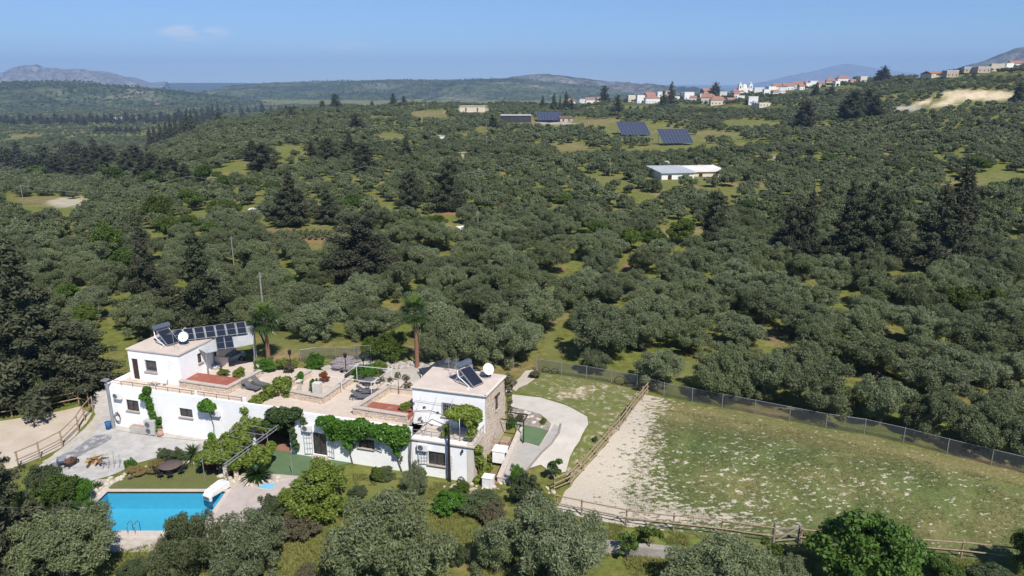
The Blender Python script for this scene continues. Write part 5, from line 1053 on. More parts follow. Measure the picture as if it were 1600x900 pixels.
# ------------------------------------------------------------------ fences
def rail_fence(pts, H, label, rails=(.5, .95), d=.12, extra=0.0):
    o = empty('rail_fence', pts[0], 0, label, 'fence'); b0 = Vector(pts[0]); r = random.Random(len(pts)); pm = None; q = [Vector(p)-b0 for p in pts]
    for k, p in enumerate(q):
        hh = H*r.uniform(.96, 1.06); MB().tube([p+Vector((0, 0, -.25)), p+Vector((r.uniform(-.03, .03), r.uniform(-.03, .03), hh))], [d*.55, d*.5], 8).build('post', WOOD, o)
    for k in range(len(q)-1):
        dv = (q[k+1]-q[k]).normalized(); sd_ = Vector((dv.y, -dv.x, 0))*(d*.5+.02)
        for f in rails: MB().tube([q[k]-dv*.1+sd_+Vector((0, 0, H*f+r.uniform(-.03, .03))), q[k+1]+dv*.1+sd_+Vector((0, 0, H*f+r.uniform(-.03, .03)))], .05, 7).build('rail', WOOD, o)
    return o
rail_fence(P((866,769),(891,758),(912,736),(932,713),(950,692),(967,673),(978,658),(990,641),(1003,626),(1011,616)), 1.35, 'timber rail fence running diagonally up the left side of the paddock', (.3, .6, .92))
rail_fence(P((870,798),(909,806),(978,821),(1052,830),(1127,838),(1206,850)), 1.35, 'timber rail fence along the lower edge of the paddock left of the gate')
rail_fence(P((1250,852),(1330,862),(1415,866),(1501,873),(1594,884),(1690,896)), 1.35, 'timber rail fence at the lower right behind the big green tree')
rail_fence(P((-40,662),(19,652),(71,644),(124,633),(140,636)), 1.5, 'timber rail fence along the far side of the sand ring')
rail_fence(P((146,643),(133,658),(123,674),(98,699),(63,717),(30,732)), 1.5, 'timber rail fence along the near side of the sand ring')
g0, g1 = at(1208, 851), at(1247, 848); gt = empty('gate', g0, 0, 'weathered timber gate with cross brace at the bottom of the paddock', 'gate'); dv = g1-g0
GW = M('weathered_timber', (.30,.26,.22), (.21,.18,.15), 5, .9, .4)
for f in (0, 1): MB().tube([dv*f+Vector((0, 0, -.2)), dv*f+Vector((0, 0, 1.7-.3*f))], .08, 8).build('post', GW, gt)
for z in (.3, .75, 1.2): MB().bar(dv*.06+Vector((0, 0, z)), dv*.94+Vector((0, 0, z)), .04, .10).build('rail', GW, gt)
MB().bar(dv*.06+Vector((0, -.05, .3)), dv*.94+Vector((0, -.05, 1.2)), .04, .09).build('brace', GW, gt)
# chain-link fence: posts, top rail and real wires
def wire_fence(pts, H, label, sp=.10, w=.012):
    o = empty('wire_fence', pts[0], 0, label, 'fence'); b0 = Vector(pts[0]); q = [Vector(p)-b0 for p in pts]
    for p in q: MB().tube([p+Vector((0, 0, -.2)), p+Vector((0, 0, H+.08))], .035, 6).build('post', GREYM, o)
    for k in range(len(q)-1):
        a, c_ = q[k], q[k+1]; L_ = (c_-a).length; n = int(L_/sp); V, Fq = [], []; nrm = Vector((-(c_-a).y, (c_-a).x, 0)).normalized()*.004; m_ = H/sp
        for i in range(-int(m_), n):
            for sgn in (1, -1):
                x0, x1 = i*sp, i*sp+H; z0, z1 = (0, H) if sgn > 0 else (H, 0); f0, f1 = max(0, (0-x0)/H), min(1, (L_-x0)/H)
                if f1 <= f0: continue
                p0 = a.lerp(c_, (x0+H*f0)/L_)+Vector((0, 0, z0+(z1-z0)*f0+.03)); p1 = a.lerp(c_, (x0+H*f1)/L_)+Vector((0, 0, z0+(z1-z0)*f1+.03)); o_ = len(V); off = nrm*(1 if sgn > 0 else -1)
                V += [p0+off+Vector((0, 0, -w)), p1+off+Vector((0, 0, -w)), p1+off+Vector((0, 0, w)), p0+off+Vector((0, 0, w))]; Fq.append((o_, o_+1, o_+2, o_+3))
        me = bpy.data.meshes.new('wire_mesh'); me.from_pydata([v[:] for v in V], [], Fq); me.update(); link('wire_mesh', me, o, (M('fence_wire', (.17,.18,.19), (.13,.14,.15), 6, .5, 0, .5),))
        MB().tube([a+Vector((0, 0, H)), c_+Vector((0, 0, H))], .022, 5).build('top_rail', GREYM, o)
    return o
CLP = P((838,580),(877,586),(916,592),(955,599),(995,606),(1037,619),(1081,628),(1128,637),(1179,647),(1233,658),(1290,669),(1350,678),(1411,692),(1479,710),(1548,727),(1605,741),(1690,762))
wire_fence(CLP, 1.35, 'grey chain-link fence along the far edge of the paddock')
wire_fence(P((470,566),(495,562),(525,562),(560,563)), 1.3, 'short chain-link fence behind the terrace flowers')
yg = wire_fence(P((555,563),(580,564)), 1.6, 'pale wire gate at the back of the driveway', .14); yg.name = 'yard_gate'; yg['category'] = 'gate'
for k, (x, y, R, l) in enumerate(((853,583,.36,'first dark hoop leaning on the wire fence near the sand track'), (867,585,.36,'second dark hoop leaning on the wire fence near the sand track'), (968,602,.5,'left of two larger dark hoops leaning on the wire fence'), (984,605,.5,'right of two larger dark hoops leaning on the wire fence'))):
    p = at(x, y); o = MB().tube([(R*math.cos(a), -.18*math.sin(a)-.1, R+.03+R*math.sin(a)) for a in [j*2*math.pi/28 for j in range(29)]], .035, 6, False).build('hoop', DARKM); o.location = p; o.rotation_euler.z = -.12; tag(o, l, 'hoop', 'hoops on the wire fence')
# retaining wall and steps at the bottom, side wall, awning, cabinet
a_, b_ = at(932, 860), at(1092, 874); rw = MB().bar(a_+Vector((0, 0, .25)), b_+Vector((0, 0, .2)), .5, .9).build('retaining_wall', M('old_concrete', (.36,.33,.29), (.27,.245,.22), 1.2, .95, .6, dist=.08, stain=((.18,.16,.14), .8, .5, .65))); tag(rw, 'low weathered concrete retaining wall at the bottom centre', 'wall')
sw = empty('side_wall', LP(35.6, 1.0, 0), TH, 'low pale wall stepping down beside the stone tower', 'wall'); mb = MB(); mb.add([(1.2,-.6,-.3),(1.5,-.6,-.3),(1.5,5.6,-.3),(1.2,5.6,-.3),(1.2,-.6,.5),(1.5,-.6,.5),(1.5,5.6,1.75),(1.2,5.6,1.75)], [(3,2,1,0),(4,5,6,7),(0,1,5,4),(1,2,6,5),(2,3,7,6),(3,0,4,7)]); mb.build('wall', M('pale_render', (.6,.6,.6)), sw); mb = MB(); mb.add([(1.14,-.65,.5),(1.56,-.65,.5),(1.56,5.65,1.75),(1.14,5.65,1.75),(1.14,-.65,.56),(1.56,-.65,.56),(1.56,5.65,1.81),(1.14,5.65,1.81)], [(3,2,1,0),(4,5,6,7),(0,1,5,4),(1,2,6,5),(2,3,7,6),(3,0,4,7)]); mb.build('coping', COPE, sw)
box('side_passage_floor', (.0, -.9, -.1), (1.2, 4.5, .06), M('terracotta_paving', (.28,.15,.1)), sw)
cb = empty('cabinet', LP(36.3, -.35, h1(*wld(36.3, -.35))), TH, 'white box cabinet at the foot of the side wall', 'cabinet'); MB().box((-.4, -.35, 0), (.4, .35, .9)).build('case', WMET, cb, .02); MB().box((-.44, -.39, .9), (.44, .39, .95)).build('lid', WMET, cb, .01)
aw = empty('side_frame', LP(35.5, 5.0, 0), TH, 'dark metal pergola frame against the stone wall', 'frame')
for p_, q_ in (((0, .5, 2.9), (2.0, .5, 2.9)), ((2.0, .5, 1.0), (2.0, .5, 2.9)), ((0, 1.8, 2.95), (2.0, 1.8, 2.95)), ((2.0, .45, 2.94), (2.0, 1.85, 2.94))): MB().bar(p_, q_, .08).build('beam', DARKM, aw)
wd = empty('log_stack', LP(36.2, 4.6, .9), TH, 'short stack of split logs against the stone wall', 'log stack'); r = random.Random(3)
for j in range(4):
    for k in range(6): MB().tube([(-.35, -.5+k*.18+(j % 2)*.08, .1+j*.16), (.35, -.5+k*.18+(j % 2)*.08+r.uniform(-.03, .03), .1+j*.16)], .085, 7).build('log', WOOD, wd)
bbq = empty('barbecue', LP(36.25, 2.9, .55), TH, 'white masonry barbecue hearth beside the stone wall', 'barbecue'); m_ = MB(); m_.box((-.5, -.5, 0), (.5, -.38, 1.0)); m_.box((-.5, .38, 0), (.5, .5, 1.0)); m_.box((-.5, -.38, 0), (-.38, .38, 1.0)); m_.build('hearth', WHITE, bbq); MB().box((-.55, -.55, 1.0), (.55, .55, 1.08)).build('top', WHITE, bbq, .01); box('grate', (-.38, -.38, .45), (.45, .38, .5), DARKM, bbq)
# overhead pole behind the carport
up = empty('utility_pole', at(417, 545), 0, 'grey timber utility pole behind the left palm', 'utility pole'); MB().tube([(0, 0, -.3), (0, 0, 8.2)], [.13, .09], 8).build('pole', M('grey_timber', (.25,.23,.21), (.18,.17,.15), 5), up); MB().bar((-.2, 0, 7.8), (.2, 0, 7.8), .07).build('crossarm', M('grey_timber', (.2,.2,.2)), up)
# ------------------------------------------------------------------ planting round the villa
def remat(me, mat): m_ = me.copy(); m_.materials.clear(); m_.materials.append(mat); return m_
SHRM = [remat(m_, SHR) for m_ in BRN]; LIMM = [remat(m_, LIM) for m_ in BRN]; VINM = [remat(m_, VIN) for m_ in BRN]
DRYL = leafmat('dry_leaf', (.085,.08,.045), (.16,.14,.08), .2, .3, .7); DRYM = [remat(BRN[0], DRYL)]; BOUM = [remat(BRN[1], BOU)]
SUC = leafmat('succulent_leaf', (.17,.16,.05), (.30,.20,.09), .2, .3, .5); SUCM = [remat(BRN[2], SUC)]
FLW = leafmat('pale_flowers', (.30,.26,.27), (.55,.50,.50), .3, .2, .6); FLWM = [remat(BRN[3], FLW)]; REDF = leafmat('red_leaf', (.25,.045,.03), (.20,.12,.03), .3, .2, .6); REDM = [remat(BRN[1], REDF)]
def at_size(x, y, wpx, hpx, base=None):
    p = at(x, y) if base is None else Vector(base); k = ppm(p); return p, wpx/k/2, hpx/k/.95
def fg_olive(x, y, wpx, hpx, label, k, mats=None, name='olive_tree', cat='olive tree', crown=None, R0=2.95, H0=4.15, trunk=None):
    p, rw_, h_ = at_size(x, y, wpx, hpx); o = tree(name, crown or OLN[k % 6], trunk or OLT[k % 6], p, k*1.3, (rw_/R0, rw_/R0, h_/H0), label, cat); return o
FG = [(105,905,175,118,'large olive tree at the lower left, covering the near corner of the pool'), (298,912,105,130,'olive tree in front of the pool, left one of two joined crowns'), (392,905,140,108,'olive tree in front of the pool deck, right one of two joined crowns'),
 (612,905,196,142,'large rounded olive tree at the bottom centre left'), (862,908,168,128,'large olive tree at the bottom centre below the front lawn'), (775,892,100,90,'smaller olive tree pressed against the left of the bottom centre one'),
 (1130,942,190,92,'olive tree cut by the bottom edge below the retaining wall'), (1225,930,90,64,'small pale olive cut by the bottom edge left of the big green tree'), (650,775,46,52,'slender young olive before the right block of the villa'), (930,575,0,0,'')]
for k, f in enumerate(FG[:-1]): fg_olive(*f, k+1)
# big dark conifers at the left edge
for x, y, h_, w_, l in ((55, 618, 235, 190, 'huge dark conifer at the left edge above the sand ring'), (120, 612, 110, 120, 'dark bushy conifer right of the huge one at the left edge'), (-15, 640, 200, 120, 'dark conifer half cut by the left edge'), (18, 905, 232, 150, 'dark ragged conifer at the lower left corner'), (-20, 930, 160, 130, 'dark low conifer behind the lower left corner one')):
    p = at(x, y); k = ppm(p); s_ = w_/k/2; o = tree('conifer_tree', IRN[(x+y) % 4] if h_ < 200 else CNN[(x+y) % 4], CNT, p, x*.1, (s_/3.0, s_/3.0, h_/k/9.6), l, 'conifer')
fg_olive(1345, 935, 200, 145, 'big bright green broadleaf tree at the lower right', 2, None, 'broadleaf_tree', 'tree', remat(BRN[0], leafmat('fresh_leaf', (.045,.10,.015), (.12,.20,.035), .3, .2, .5)), 2.9, 4.3, BRT)
fg_olive(1612, 905, 90, 98, 'dark leafy tree at the right edge casting shade on the paddock', 1, None, 'broadleaf_tree', 'tree', BRN[2], 2.9, 4.3, BRT)
fg_olive(502, 806, 132, 82, 'yellow-green citrus tree between the pool deck and the lawn', 3, None, 'citrus_tree', 'tree', LIMM[1], 2.9, 4.3, BRT); fg_olive(455, 800, 50, 44, 'small yellow-green citrus bush left of the larger citrus tree', 1, None, 'citrus_tree', 'tree', LIMM[2], 2.9, 4.3, BRT)
def shrub(x, y, wpx, hpx, mesh, label, cat='shrub', base=None, name='shrub', rz=0., group=None):
    p, rw_, h_ = at_size(x, y, wpx, hpx, base); o = link(name, mesh); o.location = p-Vector((0, 0, h_*.10)); o.rotation_euler.z = rz; o.scale = (rw_/2.95, rw_/2.95, h_/4.1); tag(o, label, cat, group); return o
SH = [(470,838,80,40,DRYM[0],'brownish low shrub right of the pool deck'),(425,815,50,48,SHRM[1],'grey-green wispy shrub at the edge of the pool deck'),(700,800,70,36,VINM[0],'dark green shrub left of centre under the front lawn'),(752,800,80,34,SHRM[2],'green shrub below the right corner of the villa'),(770,815,60,34,DRYM[0],'brownish shrub behind the bottom centre olive'),
 (826,790,66,58,SHRM[0],'tall olive-green bush beside the diagonal fence'),(808,762,36,40,VINM[1],'green bush at the end of the side wall'),(800,672,16,26,VINM[2],'small green bush beside the side turf'),(849,664,14,14,LIMM[0],'small yellow-green bush in the rockery bed'),(812,658,18,12,DRYM[0],'reddish succulent clump in the rockery bed'),
 (600,745,50,14,SHRM[3],'low weeds at the foot of the middle wall'),(658,742,26,12,VINM[1],'low weeds at the foot of the right vine stem'),(258,721,34,22,SHRM[1],'grey-green bush at the left of the yard planting'),(278,721,32,24,SHRM[0],'feathery bush left of the yucca in the yard planting'),(318,726,30,26,LIMM[3],'bright green bush right of the yucca'),
 (331,729,44,32,BOUM[0],'crimson bougainvillea bush at the garden end of the pergola'),(244,736,40,16,SUCM[0],'orange succulents along the bed beside the turf'),(212,742,40,14,SUCM[0],'orange succulents at the left end of the bed'),(205,735,24,22,VINM[0],'leafy green plant at the left end of the bed'),
 (95,800,80,70,BRN[3],'leafy green bush right of the lower left conifer'),(70,770,70,50,SHRM[0],'olive-green bush between the conifer and the gravel yard'),(130,790,44,46,VINM[2],'bright green bush beside the left end of the pool'),(40,820,60,60,BRN[1],'dark green bush at the foot of the lower left conifer'),
 (980,600,10,5,SHRM[2],'tuft of weeds under the wire fence'),(835,590,26,13,DRYM[0],'purplish shrub where the sand track meets the wire fence'),(560,778,40,20,SHRM[3],'low green shrub right of the citrus tree'),(720,775,46,22,BRN[1],'dark leafy shrub before the right corner of the villa'),(930,690,12,9,SHRM[0],'tiny shrub beside the diagonal fence'),
 (1470,905,70,44,BRN[2],'low green shrub right of the big broadleaf tree'),(1545,910,90,30,SHRM[0],'low dry shrub by the lower right fence'),(720,885,40,40,SHRM[1],'pale scrub between the two bottom olives'),(210,905,60,34,SHRM[3],'dry scrub left of the joined olive crowns'),(480,905,40,30,DRYM[0],'dry scrub right of the joined olive crowns')]
for k, (x, y, w_, h_, me, l) in enumerate(SH): shrub(x, y, w_, h_, me, l, rz=k*1.1)
def tshrub(s, t, z, w, h_, me, label, name='shrub', cat='shrub'):
    o = link(name, me); o.location = LP(s, t, z-.08*h_); o.rotation_euler.z = s; o.scale = (w/2/2.9, w/2/2.9, h_/4.1); tag(o, label, cat); return o
for a in [(8.6,5.0,3.7,1.6,.9,LIMM[0],'bright green shrub behind the left red floor'),(10.0,5.6,3.7,1.6,.9,LIMM[1],'bright green shrub behind the left parapet corner'),(11.6,7.4,3.7,2.4,1.3,VINM[1],'leafy shrub at the back end of the left parapet'),(13.2,8.4,3.6,2.6,1.3,LIMM[2],'bright green bush at the back of the left terrace'),(14.0,7.6,3.7,1.4,1.3,DRYM[0],'greyish dry bush at the back of the left terrace'),
 (16.4,5.6,3.7,1.0,1.3,VINM[2],'climber on the left terrace pillar'),(18.6,4.6,3.7,1.3,1.3,VINM[0],'spiky-leaved plant in the walled planter'),(18.3,6.6,3.7,1.1,1.1,REDM[0],'red-leaved shrub in the walled planter'),(20.2,7.6,3.7,1.0,.9,DRYM[0],'brown shrub at the back of the walled planter'),(21.2,8.6,3.5,3.4,1.5,VINM[3],'large green shrub behind the white pergola'),(22.2,9.8,3.4,2.2,1.8,LIMM[3],'tall green shrub at the edge of the driveway'),
 (17.9,11.5,3.3,4.2,.8,FLWM[0],'mass of pale pink flowers behind the terrace'),(28.2,2.6,4.1,1.3,.7,LIMM[1],'plant growing beside the right red floor'),(22.0,7.9,3.7,.8,.6,REDM[0],'red flowering plant near the pergola table'),(15.6,9.6,3.4,2.4,1.9,VINM[0],'broad-leaved green plants at the back of the terrace')]: tshrub(*a)
# rosettes: yuccas, agaves, the cycad
def rosette(name, p, n, L, w, tilt0, tilt1, mat, label, cat, trunk=0.0, seed=1, arch=.35, part='leaf'):
    o = empty(name, p, 0, label, cat); r = random.Random(seed); g = MB()
    for k in range(n):
        az = k*2.39996+r.uniform(-.2, .2); el = math.radians(tilt0+(tilt1-tilt0)*(k/n)+r.uniform(-6, 6)); d = Vector((math.cos(az)*math.cos(el), math.sin(az)*math.cos(el), math.sin(el))); l_ = L*r.uniform(.75, 1.1); sd_ = Vector((-math.sin(az), math.cos(az), 0)); b0 = Vector((0, 0, trunk)); q = []
        for f, ww in ((0, .7), (.35, 1.), (.7, .75), (1, .06)): c_ = b0+d*(l_*f)-Vector((0, 0, arch*l_*f*f)); q += [c_-sd_*w*ww/2, c_+sd_*w*ww/2]
        g.add(q, [(0, 1, 3, 2), (2, 3, 5, 4), (4, 5, 7, 6)])
    g.build('leaves', mat, o)
    if trunk: MB().tube([(0, 0, -.2), (0, 0, trunk+.1)], [.16, .12], 8).build('trunk', BARK, o)
    return o
YUC = leafmat('yucca_leaf', (.07,.115,.035), (.16,.20,.08), .2, .2, .4); CYC = leafmat('cycad_leaf', (.018,.04,.010), (.03,.06,.018), .1, .2, .4)
for a in [('yucca', at(302,722), 110, 1.5, .09, -10, 85, YUC, 'spiky yucca in the planting beside the gravel yard', 'yucca', .7, 1), ('agave', at(151,762), 60, .9, .09, 5, 80, YUC, 'grey-green agave at the left end of the rock border', 'agave', 0, 2), ('yucca', at(146,812), 110, 1.25, .08, -25, 80, YUC, 'spiky yucca at the left corner of the pool', 'yucca', .9, 3), ('yucca', at(112,808), 90, 1.1, .08, -20, 80, YUC, 'yucca behind the lower left bushes', 'yucca', .7, 4),
 ('cycad', at(402,750), 130, 1.45, .13, -12, 75, CYC, 'dark round cycad with feathery leaves beside the pool deck', 'cycad', .45, 5), ('agave', LP(18.9, 4.0, 3.7), 40, .7, .09, 10, 80, YUC, 'spiky agave in the terrace planter', 'agave', .2, 6)]: rosette(*a)
# fan palms
FAN = leafmat('palm_leaf', (.05,.085,.022), (.11,.15,.05), .3, .25, .4); FANO = leafmat('young_palm_leaf', (.09,.14,.03), (.18,.23,.06), .3, .25, .4)
def frond_mesh(seed):
    g = MB(); r = random.Random(seed); g.bar((0, 0, 0), (.9, 0, .06), .03, .02)
    for k in range(15):
        a = math.radians(-105+210*k/14); l_ = (.95+.3*math.cos(a))*r.uniform(.9, 1.08); d = Vector((math.cos(a), math.sin(a), 0)); b0 = Vector((.9, 0, .06)); q0 = b0+d*l_*.55+Vector((0, 0, .02)); q1 = b0+d*l_-Vector((0, 0, .28*r.uniform(.7, 1.5))); s_ = Vector((-d.y, d.x, 0))*.07
        g.add([b0, q0-s_, q1, q0+s_], [(0, 1, 2, 3)])
    me = bpy.data.meshes.new('frond'); me.from_pydata(g.v, [], g.f); me.update(); return me
FR = [set_mats(frond_mesh(1), FAN), set_mats(frond_mesh(2), FAN), set_mats(frond_mesh(3), FANO)]
def palm(x, y, hpx, label, n=34, sc=1.0):
    p = at(x, y); H = hpx/ppm(p); o = empty('fan_palm', p, x, label, 'palm'); MB().tube([(0, 0, -.3), (0, 0, .3), (.05, 0, H*.5), (.0, .05, H)], [.34, .23, .18, .15], 10).build('trunk', BARKR, o)
    sk = MB(); r = random.Random(x)
    for k in range(30): a = k*2.4; sk.add([(math.cos(a)*.2, math.sin(a)*.2, H-.1), (math.cos(a+.3)*.2, math.sin(a+.3)*.2, H-.1), (math.cos(a+.15)*.5, math.sin(a+.15)*.5, H-.9-r.random()*.5)], [(0, 1, 2)])
    sk.build('dead_skirt', DRYL, o)
    for k in range(n):
        f = k/n; e = link('frond', FR[2] if f > .78 else FR[k % 2], o); e.location = (0, 0, H-.15+.35*f); el = math.radians(-42+125*f+r.uniform(-8, 8)); e.rotation_euler = (r.uniform(-.4, .4), -el, k*2.39996); s_ = sc*r.uniform(.85, 1.1); e.scale = (s_, s_, s_)
    return o
palm(652, 574, 90, 'tall fan palm with a bare reddish trunk behind the terrace', 26, .88); palm(420, 566, 68, 'shorter fan palm beside the carport', 26, .95)
# vines: leaves over lobes on the wall, with stems
def vine(lobes, n, mat, label, stems=(), w=.09, l=.11, seed=1, s0=0., name='climbing_vine', base=(0, 0)):
    x, y = wld(*base); o = empty(name, (x, y, 0), TH, label, 'vine'); L_ = [(a-base[0], b_-base[1], c_, rx, rz) for a, b_, c_, rx, rz in lobes]
    me = leafmesh('foliage', L_, n, w, l, seed, .7, .2, (.65, 1.12), .55); link('foliage', me, o, (mat,))
    for st in stems: MB().tube([(a-base[0], b_-base[1], c_) for a, b_, c_ in st], .035, 6).build('stem', BARK, o)
    return o
r = random.Random(21)
def blobs(pts, rr): return [(a+r.uniform(-.12, .12), b_+r.uniform(-.1, .05), c_+r.uniform(-.12, .12), q*r.uniform(.8, 1.2), q*r.uniform(.7, 1.1)) for (a, b_, c_, q) in pts]
vb = [(22.2+.42*k, -.35, 3.55+.15*math.sin(k), .5) for k in range(18)]+[(22.6+.45*k, -.4, 3.05+.1*math.cos(k*2), .48) for k in range(8)]+[(23.6+.4*k, -.38, 2.6, .4) for k in range(5)]+[(24.3, -.35, 2.1, .34), (24.5, -.35, 1.7, .28), (22.6, -.3, 2.7, .35), (23.0, -.3, 2.2, .25)]+[(27.6+.4*k, -.4, 3.1, .45) for k in range(5)]+[(28.2+.35*k, -.38, 2.65, .38) for k in range(3)]+[(28.5, -.32, 2.1, .32), (28.7, -.3, 1.7, .26), (29.3, -.35, 2.9, .4), (25.6, -.35, 3.1, .4), (26.4, -.3, 3.2, .4)]
vine(blobs(vb, 1), 12000, VIN, 'big green vine draped over the middle wall between door and right window', [[(24.6, -.2, 0), (24.4, -.2, 1.0), (24.5, -.3, 2.2)], [(29.0, -.2, 0), (28.7, -.2, .9), (28.6, -.3, 2.0)]], .085, .11, 31, base=(26, 0))
vine(blobs([(4.75, -.3, 4.0, .42), (4.6, -.3, 3.6, .42), (4.85, -.3, 3.2, .35), (4.8, -.25, 2.8, .3), (4.95, -.25, 2.4, .28), (5.05, -.25, 2.0, .28), (5.15, -.25, 1.6, .28), (5.3, -.3, 1.2, .3), (5.5, -.3, .8, .3), (5.7, -.3, 1.4, .2), (5.75, -.3, 1.7, .2), (5.5, -.35, .4, .28)], 1), 2600, VIN, 'narrow vine climbing the left wall above the heat pump', [[(5.5, -.15, 0), (5.2, -.12, 1.4), (4.8, -.15, 3.4)]], .07, .10, 32, base=(5, 0))
vine(blobs([(11.0, -.4, 3.75, .5), (10.75, -.35, 3.5, .42), (11.3, -.4, 3.5, .45), (11.0, -.4, 3.2, .4), (11.05, -.3, .5, .3), (11.1, -.3, .8, .22)], 1), 1900, VIN, 'small round vine hanging from the terrace edge over the air conditioner', [[(11.15, -.12, 0), (11.3, -.1, 1.5), (11.05, -.2, 3.2)]], .07, .10, 33, base=(11, 0))
DKV = leafmat('ivy_leaf', (.03,.06,.016), (.08,.12,.035), .2, .2, .5)
vine(blobs([(17.6+.36*k, -.35, 3.9-.05*(k % 2), .48) for k in range(7)]+[(17.4+.4*k, -.4, 3.4, .45) for k in range(5)]+[(17.0, -.5, 3.0, .45), (17.4, -.4, 2.7, .4), (18.0, -.4, 2.8, .4), (19.1, -.25, 2.9, .32), (19.2, -.25, 2.4, .28), (19.25, -.25, 1.9, .26), (19.3, -.25, 1.3, .26), (19.35, -.25, .8, .28), (20.1, -.2, 3.4, .3), (20.35, -.2, 3.0, .28)], 1), 6000, DKV, 'dark ivy over the passage corner left of the glazed door', [[(19.3, -.12, 0), (19.2, -.12, 2.0), (18.8, -.2, 3.4)]], .075, .10, 34, base=(19, 0))
vine(blobs([(33.3+.4*k, .9, 5.55, .42) for k in range(5)]+[(33.0+.5*k, .6, 5.3, .4) for k in range(5)]+[(33.6, .4, 5.0, .35), (34.5, .6, 4.9, .4), (34.7, .8, 4.5, .36), (34.7, .7, 4.1, .34), (34.6, .6, 3.7, .32), (32.9, .2, 4.6, .25), (32.8, .1, 4.1, .3), (32.7, .1, 3.8, .28)], 1), 5200, LIM, 'bright vine hanging over the balcony of the right tower', [[(34.8, .3, 3.2), (34.7, .5, 4.4), (34.4, .8, 5.4)]], .08, .11, 35, base=(34, .5))
vine(blobs([(35.3, .35+.1*k, 2.8-.42*k+.05, .34) for k in range(7)]+[(35.35, 1.0, .25, .4), (35.7, 1.8, .5, .35), (35.6, 2.8, .7, .3), (35.3, -.1, .3, .3)], 1), 2600, LIM, 'vine climbing the front edge of the stone side wall', [[(35.3, .6, 0), (35.15, .5, 1.5), (35.15, .3, 2.9)]], .07, .10, 36, base=(35.2, .5))
vine(blobs([(35.75, 7.0, 6.0, .45), (35.8, 7.0, 5.4, .36), (35.8, 7.05, 4.6, .24), (35.8, 7.0, 3.9, .24), (35.8, 7.0, 3.2, .22), (35.85, 7.0, 2.5, .2), (36.0, 7.0, 5.7, .3)], 1), 1500, DRYL, 'withered climber on the back corner of the stone tower', [[(35.65, 7.0, .8), (35.7, 7.0, 3.0), (35.65, 7.0, 5.6)]], .06, .10, 37, base=(35.7, 7.0))
vine(blobs([(25.3, 5.9, 5.1, .26), (25.9, 6.3, 5.3, .3), (26.4, 6.5, 5.0, .3), (26.7, 6.4, 4.5, .3), (26.9, 6.5, 4.2, .32), (24.8, 5.6, 5.2, .22)], 1), 500, DRYL, 'bare reddish climber on the right parapet', [[(26.0, 6.0, 3.8), (25.9, 6.2, 5.0), (24.4, 5.6, 5.3)], [(26.0, 6.1, 4.2), (26.8, 6.4, 5.2)]], .06, .10, 38, base=(26, 6))
vine([(29.0, -.25, 1.2, .1, .3), (29.05, -.25, 2.4, .1, .3), (29.2, .1, 3.9, .2, .2), (29.3, 1.6, 5.2, .15, .12), (30.4, 1.4, 5.1, .12, .1), (31.6, 1.2, 4.9, .12, .1), (30.5, .6, 4.3, .1, .1)], 260, DRYL, 'leafless grey climber up the joint of the right block', [[(29.75, -.28, 0), (29.7, -.28, 1.6), (29.75, -.25, 3.2), (29.6, 1.2, 4.8), (31.0, 1.4, 4.9), (32.6, 1.3, 4.6)], [(29.75, -.3, 0), (29.85, -.3, 2.0), (29.9, -.2, 3.3), (31.2, 1.0, 4.4), (32.4, 1.0, 4.0)]], .05, .08, 39, base=(29.8, 0))
wv = []
for k in range(46):
    f = r.random()*.92; side = r.random()*.72; a = 14.7+3.3*side-(.9*f); wv.append((a+.0, -.2-6.0*f, 2.75-.8*f-(.9*r.random()**2 if side < .3 else .3*r.random()), r.uniform(.28, .5)))
wv += [(13.2+.25*k, -2.6-.35*k % 2, 1.0+.35*(k % 4), .55) for k in range(8)]+[(13.6+.3*k, -3.8+.2*k, .6+.3*(k % 3), .5) for k in range(7)]+[(14.5+.3*k, .2+.5*k, 3.4+.22*k, .45) for k in range(7)]+[(15.6, 2.2, 4.6, .5), (16.2, 2.8, 4.9, .5), (16.7, 3.2, 5.0, .45), (16.9, 2.6, 4.5, .4), (17.0, 2.9, 4.1, .35)]
vine(blobs(wv, 1), 16000, LIM, 'sprawling bright grapevine covering the walkway pergola', [[(13.8, -3.0, 0), (14.2, -2.6, 1.2), (14.9, -2.2, 2.6)], [(16.6, -4.6, 0), (16.6, -4.4, 1.2), (16.4, -4.0, 2.3)], [(15.0, .4, 3.7), (16.0, 2.4, 4.4), (17.0, 3.1, 4.8)]], .085, .11, 40, base=(15.5, -2.5))
vine(blobs([(13.9+.25*k, -1.4-.2*(k % 3), 1.0+.4*(k % 3), .45) for k in range(8)], 1), 2600, leafmat('purple_leaf', (.09,.05,.045), (.18,.07,.08), .2, .2, .5), 'purple-leaved shrub under the pergola walk beside the white wall', (), .08, .10, 41, base=(15, -1.4))
vine(blobs([(16.9+.22*k, -4.9+.3*k, 1.2+.25*(k % 3), .48) for k in range(9)], 1), 3600, LIM, 'bright bush on the garden side of the pergola walk', [[(17.4, -4.2, 0), (17.5, -4.1, 1.0)]], .085, .11, 42, base=(17.5, -4))
